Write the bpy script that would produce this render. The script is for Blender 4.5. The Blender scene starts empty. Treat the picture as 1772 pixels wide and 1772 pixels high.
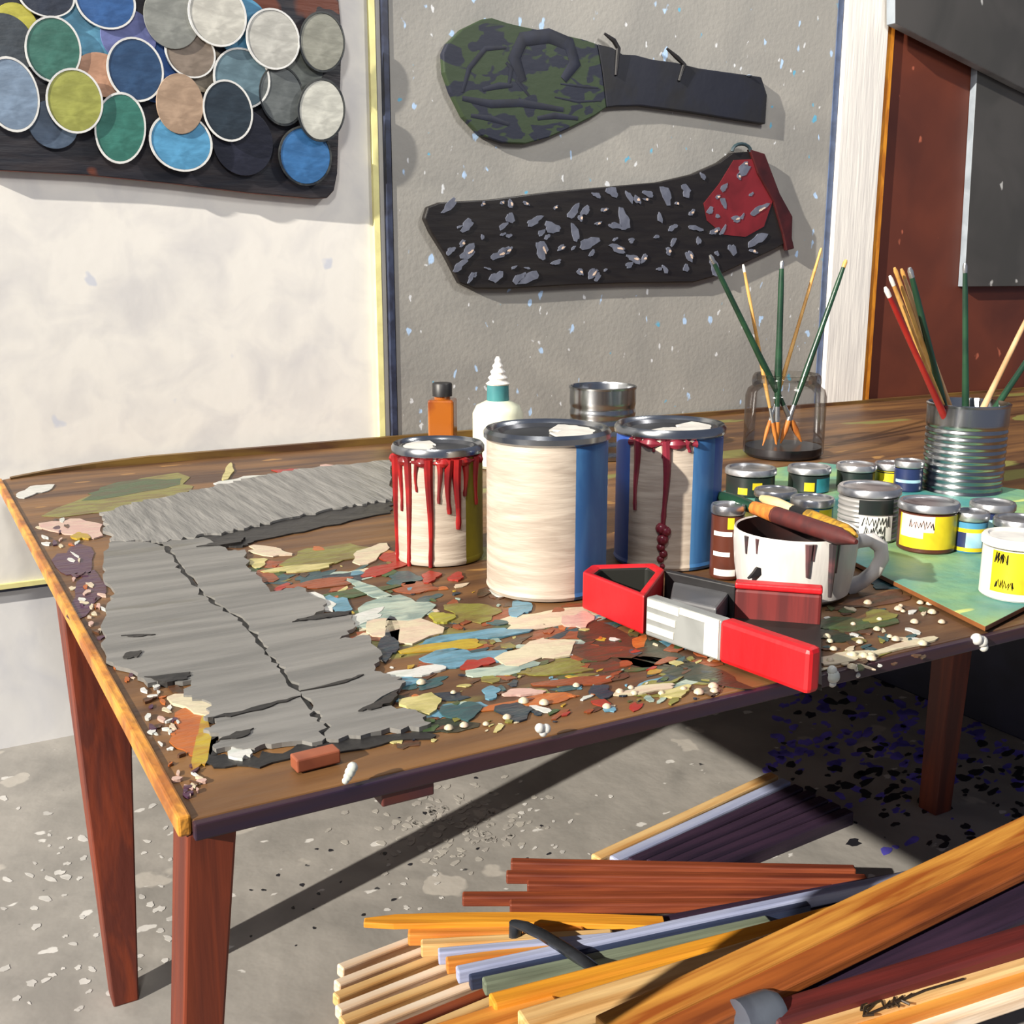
import bpy, math, random
from mathutils import Vector, Matrix
R = random.Random(7)
PI = math.pi
scn = bpy.context.scene
COL = scn.collection

# ------------------------------------------------------------------ camera
FPX, CPX = 1928.0, 886.0
YAW = math.atan(1097 / math.hypot(1928, 439)); PIT = math.atan(439 / 1928)
FW = Vector((math.sin(YAW) * math.cos(PIT), math.cos(YAW) * math.cos(PIT), -math.sin(PIT)))
RT = Vector((math.cos(YAW), -math.sin(YAW), 0)); UP = RT.cross(FW)
TZ = 0.78                                    # table top height
CAM = Vector((-0.217, -3.146, TZ + 0.556))
WY = 0.04                                    # back wall plane
def _ray(x, y): return FW * FPX + RT * (x - CPX) - UP * (y - CPX)
def on_z(x, y, z):
    d = _ray(x, y); return CAM + d * ((z - CAM.z) / d.z)
def on_y(x, y, yy):
    d = _ray(x, y); return CAM + d * ((yy - CAM.y) / d.y)
def on_x(x, y, xx):
    d = _ray(x, y); return CAM + d * ((xx - CAM.x) / d.x)
def depth(p): return (Vector(p) - CAM).dot(FW)
def T(x, y, z=TZ): return on_z(x, y, z)
def F(x, y, z=0.0): return on_z(x, y, z)
def project(p):
    d = Vector(p) - CAM; z = d.dot(FW)
    return CPX + FPX * d.dot(RT) / z, CPX - FPX * d.dot(UP) / z

cd = bpy.data.cameras.new('camera'); cam = bpy.data.objects.new('camera', cd); COL.objects.link(cam)
cd.sensor_width = 36; cd.lens = 36 * FPX / 1772; cd.clip_end = 100
cam.matrix_world = Matrix(((RT.x, UP.x, -FW.x, CAM.x), (RT.y, UP.y, -FW.y, CAM.y), (RT.z, UP.z, -FW.z, CAM.z), (0, 0, 0, 1)))
scn.camera = cam

# --------------------------------------------------------------- materials
def s2l(c):
    return tuple((v / 255 / 12.92 if v / 255 <= 0.04045 else ((v / 255 + 0.055) / 1.055) ** 2.4) for v in c)
MATS = {}
def mat(name, col, col2=None, scale=8, stretch=(1, 1, 1), rough=0.5, metal=0.0, bump=0.0, bscale=None, lo=0.4, hi=0.6,
        specks=(), detail=4, spec=0.5, coat=0.0):
    """painted surface: two tones mixed by a noise, optional specks [(colour, scale, size, stretch)], optional bump"""
    if name in MATS: return MATS[name]
    m = bpy.data.materials.new(name); m.use_nodes = True
    nt = m.node_tree; N = nt.nodes; L = nt.links
    b = N['Principled BSDF']
    b.inputs['Roughness'].default_value = rough; b.inputs['Metallic'].default_value = metal
    b.inputs['Specular IOR Level'].default_value = spec
    if coat: b.inputs['Coat Weight'].default_value = coat; b.inputs['Coat Roughness'].default_value = 0.08
    tc = N.new('ShaderNodeTexCoord')
    mp = N.new('ShaderNodeMapping'); mp.inputs['Scale'].default_value = stretch
    L.new(tc.outputs['Object'], mp.inputs['Vector'])
    ns = N.new('ShaderNodeTexNoise'); ns.inputs['Scale'].default_value = scale; ns.inputs['Detail'].default_value = detail
    ns.inputs['Distortion'].default_value = 0.6
    L.new(mp.outputs['Vector'], ns.inputs['Vector'])
    rp = N.new('ShaderNodeMapRange'); rp.inputs['From Min'].default_value = lo; rp.inputs['From Max'].default_value = hi
    L.new(ns.outputs['Fac'], rp.inputs['Value'])
    def mixc(fac, a, c):
        mx = N.new('ShaderNodeMix'); mx.data_type = 'RGBA'
        L.new(fac, mx.inputs['Factor'])
        if isinstance(a, tuple): mx.inputs['A'].default_value = (*a, 1)
        else: L.new(a, mx.inputs['A'])
        mx.inputs['B'].default_value = (*c, 1)
        return mx.outputs['Result']
    c = mixc(rp.outputs['Result'], s2l(col), s2l(col2 or col))
    for sp in specks:
        sc, scl, size, st = sp[:4]
        cover = sp[4] if len(sp) > 4 else 1.0
        mp2 = N.new('ShaderNodeMapping'); mp2.inputs['Scale'].default_value = st
        mp2.inputs['Location'].default_value = (scl * .37, scl * .11, scl * .73)
        L.new(tc.outputs['Object'], mp2.inputs['Vector'])
        # distort a little so the spots are not round
        nd = N.new('ShaderNodeTexNoise'); nd.inputs['Scale'].default_value = scl * 1.6
        L.new(mp2.outputs['Vector'], nd.inputs['Vector'])
        ad = N.new('ShaderNodeVectorMath'); ad.operation = 'MULTIPLY_ADD'
        ad.inputs[1].default_value = (.9 / scl,) * 3
        L.new(nd.outputs['Color'], ad.inputs[0]); L.new(mp2.outputs['Vector'], ad.inputs[2])
        vo = N.new('ShaderNodeTexVoronoi'); vo.inputs['Scale'].default_value = scl
        L.new(ad.outputs['Vector'], vo.inputs['Vector'])
        # per-cell size so that only some cells carry a spot
        sx = N.new('ShaderNodeSeparateColor'); L.new(vo.outputs['Color'], sx.inputs['Color'])
        mr = N.new('ShaderNodeMapRange'); mr.inputs['From Min'].default_value = 1 - cover; mr.inputs['From Max'].default_value = 1.0
        mr.inputs['To Min'].default_value = 0; mr.inputs['To Max'].default_value = size
        L.new(sx.outputs['Red'], mr.inputs['Value'])
        sb = N.new('ShaderNodeMath'); sb.operation = 'SUBTRACT'; L.new(mr.outputs['Result'], sb.inputs[0]); L.new(vo.outputs['Distance'], sb.inputs[1])
        ml = N.new('ShaderNodeMath'); ml.operation = 'MULTIPLY'; ml.use_clamp = True; ml.inputs[1].default_value = 14
        L.new(sb.outputs['Value'], ml.inputs[0])
        c = mixc(ml.outputs['Value'], c, s2l(sc))
    L.new(c, b.inputs['Base Color'])
    if bump:
        bn = N.new('ShaderNodeTexNoise'); bn.inputs['Scale'].default_value = bscale or scale * 2; bn.inputs['Detail'].default_value = 3
        L.new(mp.outputs['Vector'], bn.inputs['Vector'])
        bp = N.new('ShaderNodeBump'); bp.inputs['Strength'].default_value = bump; bp.inputs['Distance'].default_value = 0.01
        L.new(bn.outputs['Fac'], bp.inputs['Height']); L.new(bp.outputs['Normal'], b.inputs['Normal'])
    MATS[name] = m
    return m
def glass_mat(name, tint):
    m = bpy.data.materials.new(name); m.use_nodes = True
    nt = m.node_tree; N = nt.nodes; L = nt.links
    N.remove(N['Principled BSDF']); o = N['Material Output']
    t = N.new('ShaderNodeBsdfTransparent'); t.inputs['Color'].default_value = (*tint, 1)
    g = N.new('ShaderNodeBsdfGlossy'); g.inputs['Roughness'].default_value = 0.08
    fr = N.new('ShaderNodeFresnel'); fr.inputs['IOR'].default_value = 1.35
    mx = N.new('ShaderNodeMixShader'); ml = N.new('ShaderNodeMath'); ml.operation = 'MULTIPLY'; ml.inputs[1].default_value = .75; L.new(fr.outputs[0], ml.inputs[0]); L.new(ml.outputs[0], mx.inputs[0]); L.new(t.outputs[0], mx.inputs[1]); L.new(g.outputs[0], mx.inputs[2])
    L.new(mx.outputs[0], o.inputs['Surface']); MATS[name] = m
    return m

# ----------------------------------------------------------- mesh building
class MB:
    def __init__(s): s.v = []; s.f = []; s.mi = []; s.sm = []
    def add(s, vs, fs, mi=0, smooth=False):
        o = len(s.v); s.v += [tuple(v) for v in vs]
        for k, f in enumerate(fs):
            s.f.append([o + i for i in f]); s.mi.append(mi[k] if isinstance(mi, list) else mi); s.sm.append(smooth)
        return s
    def box(s, c, size, mtx=None, mi=0):
        hx, hy, hz = [d / 2 for d in size]; c = Vector(c)
        vs = [Vector((x * hx, y * hy, z * hz)) for x in (-1, 1) for y in (-1, 1) for z in (-1, 1)]
        vs = [(mtx @ v if mtx else v) + c for v in vs]
        return s.add(vs, [(0, 1, 3, 2), (4, 6, 7, 5), (0, 4, 5, 1), (2, 3, 7, 6), (0, 2, 6, 4), (1, 5, 7, 3)], mi)
    def prism(s, poly, vec, mi=0, side=None):
        """closed polygon (3D points) pushed along vec"""
        n = len(poly); vec = Vector(vec)
        a = [Vector(p) for p in poly]; b = [p + vec for p in a]
        fs = [tuple(range(n)), tuple(range(2 * n - 1, n - 1, -1))] + [(i, n + i, n + (i + 1) % n, (i + 1) % n) for i in range(n)]
        return s.add(a + b, fs, [mi, mi] + [side if side is not None else mi] * n)
    def frustum(s, lo, hi, mi=0):
        n = len(lo)
        fs = [tuple(range(n)), tuple(range(2 * n - 1, n - 1, -1))] + [(i, n + i, n + (i + 1) % n, (i + 1) % n) for i in range(n)]
        return s.add(list(lo) + list(hi), fs, mi)
    def tube(s, path, rad, seg=10, mi=0, caps=True, flat=1.0):
        path = [Vector(p) for p in path]; n = len(path)
        if not isinstance(rad, (list, tuple)): rad = [rad] * n
        vs = []; fs = []; prev = None
        for i, p in enumerate(path):
            t = (path[min(i + 1, n - 1)] - path[max(i - 1, 0)]).normalized()
            if prev is None:
                u = t.cross(Vector((0, 0, 1)))
                if u.length < 1e-3: u = Vector((1, 0, 0))
            else: u = prev - t * prev.dot(t)
            u.normalize(); prev = u; w = t.cross(u)
            for k in range(seg):
                a = 2 * PI * k / seg
                vs.append(p + u * math.cos(a) * rad[i] + w * math.sin(a) * rad[i] * flat)
        for i in range(n - 1):
            for k in range(seg):
                a = i * seg + k; b = i * seg + (k + 1) % seg
                fs.append((a, b, b + seg, a + seg))
        if caps: fs.append(tuple(range(seg - 1, -1, -1))); fs.append(tuple(range((n - 1) * seg, n * seg)))
        return s.add(vs, fs, mi, True)
    def lathe(s, prof, c=(0, 0, 0), seg=48, mi=0, mfun=None, cap0=True, cap1=True, smooth=True, ax=None):
        """profile [(r, z)] about the vertical through c; mfun(angle, z, band) picks a material slot"""
        c = Vector(c); vs = []; fs = []; ml = []
        for r, z in prof:
            for k in range(seg):
                a = 2 * PI * k / seg
                v = Vector((r * math.cos(a), r * math.sin(a), z))
                vs.append((ax @ v if ax else v) + c)
        for i in range(len(prof) - 1):
            for k in range(seg):
                a = i * seg + k; b = i * seg + (k + 1) % seg
                fs.append((a, b, b + seg, a + seg))
                ml.append(mfun(2 * PI * (k + .5) / seg, (prof[i][1] + prof[i + 1][1]) / 2, i) if mfun else mi)
        if cap0: fs.append(tuple(range(seg - 1, -1, -1))); ml.append(mi)
        if cap1: n = len(prof); fs.append(tuple(range((n - 1) * seg, n * seg))); ml.append(mi)
        return s.add(vs, fs, ml, smooth)
    def build(s, name, mats, parent=None, label=None, bevel=0, kind=None, origin=None, angle=40):
        me = bpy.data.meshes.new(name)
        o = bpy.data.objects.new(name, me); COL.objects.link(o)
        off = Vector((0, 0, 0))
        if origin is not None: off = Vector(origin); o.location = off
        elif parent is not None:
            off = parent_world(parent); 
        me.from_pydata([tuple(Vector(v) - off) for v in s.v], [], s.f)
        for m in (mats if isinstance(mats, (list, tuple)) else [mats]): me.materials.append(m)
        me.polygons.foreach_set('material_index', s.mi); me.polygons.foreach_set('use_smooth', s.sm)
        me.validate(); me.update()
        import bmesh
        bm = bmesh.new(); bm.from_mesh(me); bmesh.ops.recalc_face_normals(bm, faces=bm.faces); bm.to_mesh(me); bm.free()
        if any(s.sm):
            me.set_sharp_from_angle(angle=math.radians(angle))
        if parent is not None: o.parent = parent
        if bevel:
            b = o.modifiers.new('bevel', 'BEVEL'); b.width = bevel; b.segments = 2; b.limit_method = 'ANGLE'
        if label: o['label'] = label
        if kind: o['kind'] = kind
        return o
def parent_world(p):
    v = Vector((0, 0, 0))
    while p is not None: v += p.location; p = p.parent
    return v
def thing(name, label, cat, loc, group=None):
    o = bpy.data.objects.new(name, None); COL.objects.link(o)
    o.empty_display_size = .02; o.location = loc; o['label'] = label; o['category'] = cat
    if group: o['group'] = group
    return o
def tag(o, label, cat, group=None):
    o['label'] = label; o['category'] = cat
    if group: o['group'] = group
    return o
def struct(mb, name, m, **k):
    return mb.build(name, m, kind='structure', **k)
def jag(poly, n=5, amp=.006, rnd=R):
    """ragged copy of an outline lying in a plane z = const"""
    out = []
    for i, p in enumerate(poly):
        p = Vector(p); q = Vector(poly[(i + 1) % len(poly)])
        d = q - p; per = Vector((-d.y, d.x, 0)); 
        if per.length > 0: per.normalize()
        for k in range(n):
            t = k / n
            out.append(p + d * t + (per * rnd.uniform(-amp, amp) if k else Vector((0, 0, 0))))
    return out

# ------------------------------------------------------------- the setting
M_wall = mat('white_wall_paint', (232, 229, 222), (212, 210, 208), scale=7, rough=.6, bump=.08, bscale=16, lo=.42, hi=.72,
             specks=(((205, 208, 216), 9, .30, (1, 1, 1), .35),))
M_wall2 = mat('white_lower_wall_paint', (226, 226, 226), (205, 207, 214), scale=5, rough=.6, bump=.08, bscale=14, lo=.42, hi=.7)
M_floor = mat('grey_concrete_paint', (158, 154, 148), (136, 133, 128), scale=5, rough=.55, bump=.25, bscale=16, lo=.35, hi=.65,
              specks=(((206, 204, 200), 22, .42, (1, 1.5, 1), .16), ((176, 171, 163), 9, .5, (1, 1, 1), .35), ((60, 60, 62), 30, .25, (1, 1, 1), .05)))
M_yellow = mat('pale_yellow_paint', (238, 232, 160), (226, 218, 150), rough=.5, scale=20)
M_navyline = mat('blue_black_shadow_line', (52, 60, 84), (36, 40, 58), rough=.5, scale=20)
M_white = mat('white_gloss_paint', (238, 234, 226), (222, 218, 212), scale=6, stretch=(8, 8, .5), rough=.5, bump=.15)
M_ochre = mat('ochre_edge_paint', (214, 140, 34), (178, 106, 24), scale=10, stretch=(4, 4, 1), rough=.5)
M_door = mat('red_brown_door_paint', (104, 50, 32), (80, 38, 26), scale=3, rough=.55, bump=.1, lo=.3, hi=.7,
             specks=(((168, 92, 68), 14, .28, (1, 1, .7), .3),))
# floor
struct(MB().box((1.9, -1.4, -.05), (9, 9, .1)), 'floor', M_floor)
# back wall: upper field, lower field
wz = on_y(50, 1014, WY).z
struct(MB().box((2.0, WY + .07, (wz + 3.2) / 2), (8.6, .1, 3.2 - wz)), 'wall_back_upper', M_wall)
struct(MB().box((2.0, WY + .075, wz / 2), (8.6, .09, wz)), 'wall_back_lower', M_wall2)
xg = on_y(657, 500, WY).x                                     # right end of the white field
struct(MB().box(((xg - 2.3) / 2, WY + .014, wz + .004), (xg + 2.3, .014, .013)), 'trim_1', M_yellow)
struct(MB().box(((xg - 2.3) / 2, WY + .016, wz - .007), (xg + 2.3, .010, .008)), 'trim_shadow_line', M_navyline)  # dark strip standing in for the shadow line under the yellow trim
struct(MB().box((xg, WY + .013, (wz + 3.2) / 2), (.018, .015, 3.2 - wz)), 'trim_3', M_yellow)
# white post, ochre strip and the brown door beyond it
xa = on_y(1418, 690, WY).x; xb = on_y(1484, 690, WY).x; xc = on_y(1494, 690, WY).x
xa2 = on_y(1447, 0, WY - .02).x
struct(MB().box(((xa + xb) / 2, WY, 1.6), (xb - xa, .05, 3.2)), 'trim_4', M_white)
struct(MB().box(((xb + xc) / 2 + .004, WY + .005, 1.6), (xc - xb + .008, .05, 3.2)), 'trim_5', M_ochre)
struct(MB().box(((xc + 6.2) / 2 + .01, WY + .01, 1.6), (6.2 - xc, .03, 3.2)), 'door_1', M_door)

# -------------------------------------------- things mounted on the back wall
M_grey = mat('grey_board_paint', (156, 153, 146), (140, 138, 133), scale=3, rough=.6, bump=.12, bscale=60, lo=.35, hi=.65,
             specks=(((176, 204, 236), 16, .29, (1.6, 1.6, .9), .40), ((212, 214, 216), 25, .27, (1.4, 1.4, .9), .30), ((96, 166, 196), 21, .30, (1, 1, 1), .16)))
M_blueedge = mat('slate_blue_edge', (72, 88, 120), (58, 72, 100), rough=.5, scale=15)
gx0 = on_y(668, 400, WY).x + .004; gx1 = xa - .004; gz0 = .79
bd = thing('pin_board', 'large grey paint-flecked board fixed on the white wall behind the table', 'board', ((gx0 + gx1) / 2, WY, gz0))
MB().box(((gx0 + gx1) / 2, WY + .0085, (gz0 + 2.9) / 2), (gx1 - gx0 - .04, .02, 2.9 - gz0)).build('panel', M_grey, bd)
MB().box((gx0 + .008, WY + .0065, (gz0 + 2.9) / 2), (.016, .024, 2.9 - gz0)).build('edge_or_shadow_strip', M_navyline, bd, label='dark blue painted shadow strip')  # dark strip painted as the shadow line beside the yellow trim
MB().box((gx1 - .012, WY + .0065, (gz0 + 2.9) / 2), (.024, .024, 2.9 - gz0)).build('edge_or_shadow_strip', M_blueedge, bd, label='slate blue edge strip')

# grey metal sheets beside the door
M_sheet = mat('dark_grey_sheet', (74, 72, 70), (64, 63, 61), scale=3, rough=.55, specks=(((186, 186, 184), 12, .26, (1, 1, .8), .3),))
M_sheetedge = mat('sunlit_sheet_edge', (140, 148, 156), (120, 128, 136), rough=.5, scale=9)  # pale sides stand in for sunlight on the sheet edges
def wall_poly(px, yy): return [on_y(x, y, yy) for x, y in px]
def plate(name, label, cat, px, yb, yf, m, side=None, jagged=0):
    pl = wall_poly(px, yf); mb = MB(); mb.prism(pl, (0, yb - yf, 0), 0, 1 if side else 0)
    c = sum(pl, Vector()) / len(pl)
    o = mb.build(name, [m, side] if side else m, origin=(c.x, yb, c.z), bevel=.002)
    return tag(o, label, cat)
Y0 = WY - .006
plate('metal_sheet', 'upright narrow dark grey sheet on the brown door, under the slanting sheet', 'sheet',
      [(1693, 90), (1900, 190), (1900, 494), (1668, 496), (1672, 440)], Y0, Y0 - .03, M_sheet, M_sheetedge)
plate('metal_sheet', 'dark grey sheet with slanting lower edge at the top right of the door', 'sheet',
      [(1549, -120), (1900, -120), (1900, 216), (1762, 148), (1549, 40)], Y0 - .034, Y0 - .075, M_sheet, M_sheetedge)

# black tray board with paint lids stuck all over it
M_tray = mat('black_brown_board', (46, 40, 42), (22, 24, 34), scale=5, stretch=(1, 1, 6), rough=.45, bump=.2, lo=.35, hi=.62,
             specks=(((96, 48, 30), 5, .5, (1, 1, 1.5), .35),))
M_trayedge = mat('red_brown_board_edge', (128, 60, 42), (96, 44, 34), scale=12, rough=.5)
TY = WY + .01
pl = wall_poly([(-60, -60), (580, -60), (592, 60), (584, 300), (578, 330), (566, 343), (540, 344), (430, 334), (300, 318), (150, 303), (-60, 292)], TY - .026)
c = on_y(290, 300, TY)
tb = MB().prism(pl, (0, .024, 0), 0, 1).build('lid_board', [M_tray, M_trayedge], origin=c, bevel=.003)
tag(tb, 'black-brown board hung on the white wall, covered with coloured paint lids', 'board')
LIDS = [ # x, y, rx, ry, colour, layer, rim colour, label
 (26, 58, 38, 50, (190, 184, 70), 0, 0, 'chalky yellow paint lid partly hidden at the left edge of the lid board'),
 (8, 78, 46, 52, (58, 66, 74), 0, 0, 'dark slate paint lid at the far left under the yellow lid'),
 (80, -8, 44, 36, (38, 46, 62), 2, 1, 'navy paint lid with white lower rim at the top left of the lid board'),
 (92, 86, 43, 55, (58, 112, 98), 2, 1, 'sea green paint lid below the navy one in the upper left of the lid board'),
 (145, 62, 46, 54, (96, 158, 188), 0, 0, 'pale sky blue paint lid between the green lid and the dark blue one'),
 (182, 2, 48, 46, (50, 94, 152), 2, 1, 'strong blue paint lid with white rim at the top of the lid board'),
 (222, 64, 44, 46, (104, 112, 164), 1, 0, 'violet blue paint lid peeping out below the strong blue one'),
 (234, 121, 45, 53, (44, 74, 112), 3, 1, 'large dark blue paint lid in the middle of the lid board'),
 (272, 120, 36, 56, (54, 96, 164), 0, 0, 'bright blue paint lid peeping out right of the dark blue one'),
 (297, 30, 45, 52, (142, 144, 138), 3, 0, 'grey paint lid at the top middle of the lid board'),
 (329, 92, 41, 41, (136, 122, 108), 2, 1, 'taupe paint lid below the grey lid at the top middle'),
 (350, 118, 40, 40, (128, 118, 102), 0, 0, 'brown-grey paint lid under the taupe one and left of the slate one'),
 (376, 26, 48, 52, (206, 204, 194), 4, 1, 'cream paint lid with white rim at the top of the lid board'),
 (420, 48, 46, 50, (84, 146, 182), 1, 0, 'sky blue paint lid behind the cream lid'),
 (472, 68, 45, 50, (192, 190, 182), 4, 1, 'off-white paint lid right of the cream lid'),
 (557, 73, 39, 50, (146, 146, 134), 4, 2, 'olive grey paint lid with black rim at the top right corner'),
 (418, 136, 47, 50, (98, 124, 136), 2, 1, 'slate teal paint lid with double white rim below the off-white lid'),
 (487, 166, 38, 50, (98, 104, 104), 2, 2, 'mid grey paint lid left of the white one on the right side'),
 (524, 118, 34, 34, (112, 116, 110), 1, 0, 'small grey paint lid between the off-white, olive and white ones'),
 (311, 180, 38, 50, (176, 148, 124), 4, 0, 'beige paint lid above the light blue one in the lower middle'),
 (394, 192, 41, 51, (38, 50, 62), 4, 1, 'blue-black paint lid with white rim in the lower middle'),
 (556, 191, 40, 53, (204, 204, 194), 5, 2, 'creamy white paint lid with dark rim at the right edge'),
 (20, 164, 42, 62, (128, 148, 172), 3, 1, 'pale grey-blue paint lid at the left edge of the photo'),
 (129, 175, 44, 54, (162, 164, 80), 4, 1, 'yellow-olive paint lid with white rim on the lower left'),
 (176, 130, 42, 36, (192, 146, 118), 1, 0, 'peach paint lid tucked behind the yellow-olive and dark blue lids'),
 (208, 222, 40, 60, (56, 120, 106), 3, 1, 'green paint lid with white right rim hanging at the lower left'),
 (313, 246, 51, 49, (88, 156, 198), 3, 1, 'light blue paint lid on the lower edge under the beige one'),
 (420, 246, 50, 56, (30, 32, 48), 1, 0, 'near-black navy paint lid on the lower edge under the blue-black one'),
 (528, 270, 45, 50, (54, 108, 164), 2, 2, 'blue paint lid with dark rim in the bottom right corner'),
 (92, 216, 38, 40, (84, 100, 122), 1, 0, 'dull slate blue paint lid between the green and pale lids at lower left'),
]
M_rim = {1: mat('white_lid_rim', (226, 226, 222), (206, 206, 204), rough=.35, scale=30), 2: mat('black_lid_rim', (34, 38, 42), (70, 72, 70), rough=.35, scale=25)}
for i, (x, y, rx, ry, colr, lay, rim, lab) in enumerate(LIDS):
    yy = TY - .0275 - lay * .0065 - i * .00012
    c = on_y(x, y, yy); k = depth(c) / FPX
    rx *= k * 1.06; ry *= k; tilt = R.uniform(-.25, .1)
    colr = tuple(int(v * .88) for v in colr); col2 = tuple(min(255, int(v * 1.14 + 8)) for v in colr)
    mm = mat('lid_paint_%d' % i, colr, col2, scale=16, stretch=(1, 1, 2.2), rough=.4, bump=.1, bscale=30, lo=.42, hi=.68)
    th = thing('lid', lab, 'lid', (c.x, yy, c.z), 'paint lids on the black board')
    def oval(s, yv, n=40):
        return [Vector((c.x + s * (rx * math.cos(a) * math.cos(tilt) - ry * math.sin(a) * math.sin(tilt)), yv,
                        c.z + s * (rx * math.cos(a) * math.sin(tilt) + ry * math.sin(a) * math.cos(tilt)))) for a in [2 * PI * q / n for q in range(n)]]
    mb = MB(); mb.prism(oval(.93 if rim else 1, yy - .0042), (0, .0042, 0)); mb.build('paint_face', mm, th, bevel=.001)
    if rim:
        mb = MB(); pth = oval(.965, yy - .003)
        n = 40
        inner = oval(.935, yy - .0055); outer = oval(1.0, yy - .0055); ib = oval(.935, yy); ob = oval(1.0, yy)
        vs = inner + outer + ib + ob; fs = []
        for q in range(n):
            r2 = (q + 1) % n
            fs += [(q, r2, n + r2, n + q), (n + q, n + r2, 3 * n + r2, 3 * n + q), (2 * n + q, 3 * n + q, 3 * n + r2, 2 * n + r2), (q, 2 * n + q, 2 * n + r2, r2)]
        mb.add(vs, fs, 0, False).build('rim', M_rim[rim], th)

# camouflage paddle
M_camo = mat('camouflage_green', (46, 61, 38), (25, 30, 47), scale=11, stretch=(1, 1, 2), rough=.6, lo=.50, hi=.53, detail=2, bump=.1)
M_handle = mat('black_navy_cloth', (24, 24, 27), (22, 25, 38), scale=6, rough=.6, bump=.2)
M_black = mat('black_paint', (24, 23, 24), (34, 32, 34), scale=14, rough=.45)
PY = WY - .002; PF = PY - .026
head = [(767, 92), (775, 75), (800, 50), (835, 33), (852, 31), (880, 40), (910, 47), (960, 57), (1010, 68), (1034, 76), (1042, 120), (1050, 186), (1030, 200), (990, 220), (950, 238), (910, 249), (870, 247), (832, 234), (802, 202), (781, 160), (769, 125)]
hand = [(1034, 76), (1060, 82), (1078, 94), (1100, 95), (1130, 103), (1170, 108), (1210, 118), (1260, 125), (1318, 133), (1328, 165), (1325, 215), (1280, 208), (1200, 195), (1110, 183), (1070, 184), (1050, 186), (1042, 120)]
c = on_y(1000, 150, PY)
pd = thing('paddle', 'green camouflage paddle with black handle hung at the top of the grey board', 'paddle', (c.x, PY, c.z))
MB().prism(wall_poly(head, PF), (0, PY - PF, 0)).build('blade', M_camo, pd, bevel=.004)
hd = MB().prism(wall_poly(hand, PF), (0, PY - PF, 0)).build('handle', M_handle, pd, bevel=.004)
M_navyblob = mat('navy_camouflage_paint', (23, 28, 46), (18, 22, 36), scale=20, rough=.6)
mb = MB()
for pth, w in [([(800, 160), (812, 118), (840, 84), (875, 82)], .008), ([(905, 140), (890, 100), (905, 68), (950, 62), (985, 76), (995, 110), (975, 138)], .022),
               ([(835, 155), (865, 148), (885, 148)], .010), ([(880, 150), (885, 118), (876, 108)], .008), ([(915, 165), (895, 140), (900, 120)], .007),
               ([(800, 170), (850, 180), (900, 178), (975, 190)], .012), ([(815, 200), (850, 205), (880, 215)], .009), ([(930, 205), (960, 200), (1000, 205)], .010),
               ([(970, 145), (1010, 150), (1035, 152)], .004), ([(960, 168), (1000, 176), (1040, 174)], .004)]:
    mb.tube([on_y(x, y, PF - .0005) for x, y in pth], [w * .6] + [w] * (len(pth) - 2) + [w * .6], 8, flat=1)
o_ = mb
for i, v in enumerate(o_.v): o_.v[i] = (v[0], PF - .0005 + (v[1] - PF) * .12, v[2])
o_.build('camouflage_stripes', M_navyblob, pd)
for pth in ([(1046, 58), (1062, 70), (1070, 84), (1066, 130)], [(1154, 84), (1172, 100), (1184, 112), (1175, 140)]):
    MB().tube([on_y(x, y, PF - .004) for x, y in pth], [.004, .008, .008, .005], 8).build('tie', M_black, hd)
for (x, y) in [(1296, 131)]:
    MB().lathe([(.0001, -.004), (.012, 0), (.0001, .004)], on_y(x, y, PF - .001), 16).build('paint_dot', mat('pale_blue_dot', (160, 180, 205), rough=.4), pd)

# speckled black scraper blade
BL = [(735, 378), (741, 358), (762, 350), (850, 345), (950, 332), (1060, 322), (1140, 315), (1200, 301), (1245, 281), (1268, 264), (1300, 262), (1318, 285), (1345, 340), (1366, 376), (1358, 422), (1340, 432), (1290, 455), (1240, 478), (1200, 489), (1100, 490), (1000, 493), (880, 500), (822, 500), (796, 490), (770, 440), (746, 402)]
c = on_y(1050, 400, PY)
sb = thing('scraper', 'black speckled blade with red patch and dark red end, hung below the camouflage paddle', 'scraper', (c.x, PY, c.z))
M_blade = mat('black_blade_paint', (24, 20, 20), (32, 28, 26), scale=5, stretch=(1, 1, 6), rough=.4, bump=.1)
MB().prism(wall_poly(BL, PF), (0, PY - PF, 0)).build('blade', M_blade, sb, bevel=.004)
M_redp = mat('dull_red_paint', (116, 27, 35), (98, 21, 28), scale=9, rough=.5)
M_maroon = mat('dark_maroon_paint', (66, 20, 22), (48, 14, 16), scale=9, rough=.45)
MB().prism(wall_poly([(1270, 277), (1308, 275), (1338, 345), (1322, 392), (1290, 410), (1252, 406), (1224, 382), (1218, 352), (1245, 318)], PF - .0025), (0, .0022, 0)).build('red_patch', M_redp, sb)
MB().prism(wall_poly([(1298, 258), (1324, 266), (1350, 335), (1372, 375), (1371, 412), (1375, 430), (1362, 434), (1356, 405), (1340, 350), (1312, 300)], PF - .010), (0, .020, 0)).build('end_cap', M_maroon, sb, bevel=.003)
MB().tube([on_y(1283 + 16 * math.cos(a), 262 - 13 * math.sin(a), PF - .004) for a in [PI * q / 8 for q in range(9)]], .006, 8).build('hanging_loop', mat('dark_teal_ring', (44, 62, 68), rough=.4), sb)
M_fleck = mat('grey_blue_fleck', (104, 108, 122), (90, 94, 108), rough=.45, scale=30)
M_fleck2 = mat('cream_fleck', (226, 200, 178), (200, 176, 156), rough=.45, scale=30)
def inside(p, poly):
    r = False; n = len(poly)
    for i in range(n):
        (x1, y1), (x2, y2) = poly[i], poly[(i + 1) % n]
        if (y1 > p[1]) != (y2 > p[1]) and p[0] < (x2 - x1) * (p[1] - y1) / (y2 - y1) + x1: r = not r
    return r
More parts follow.
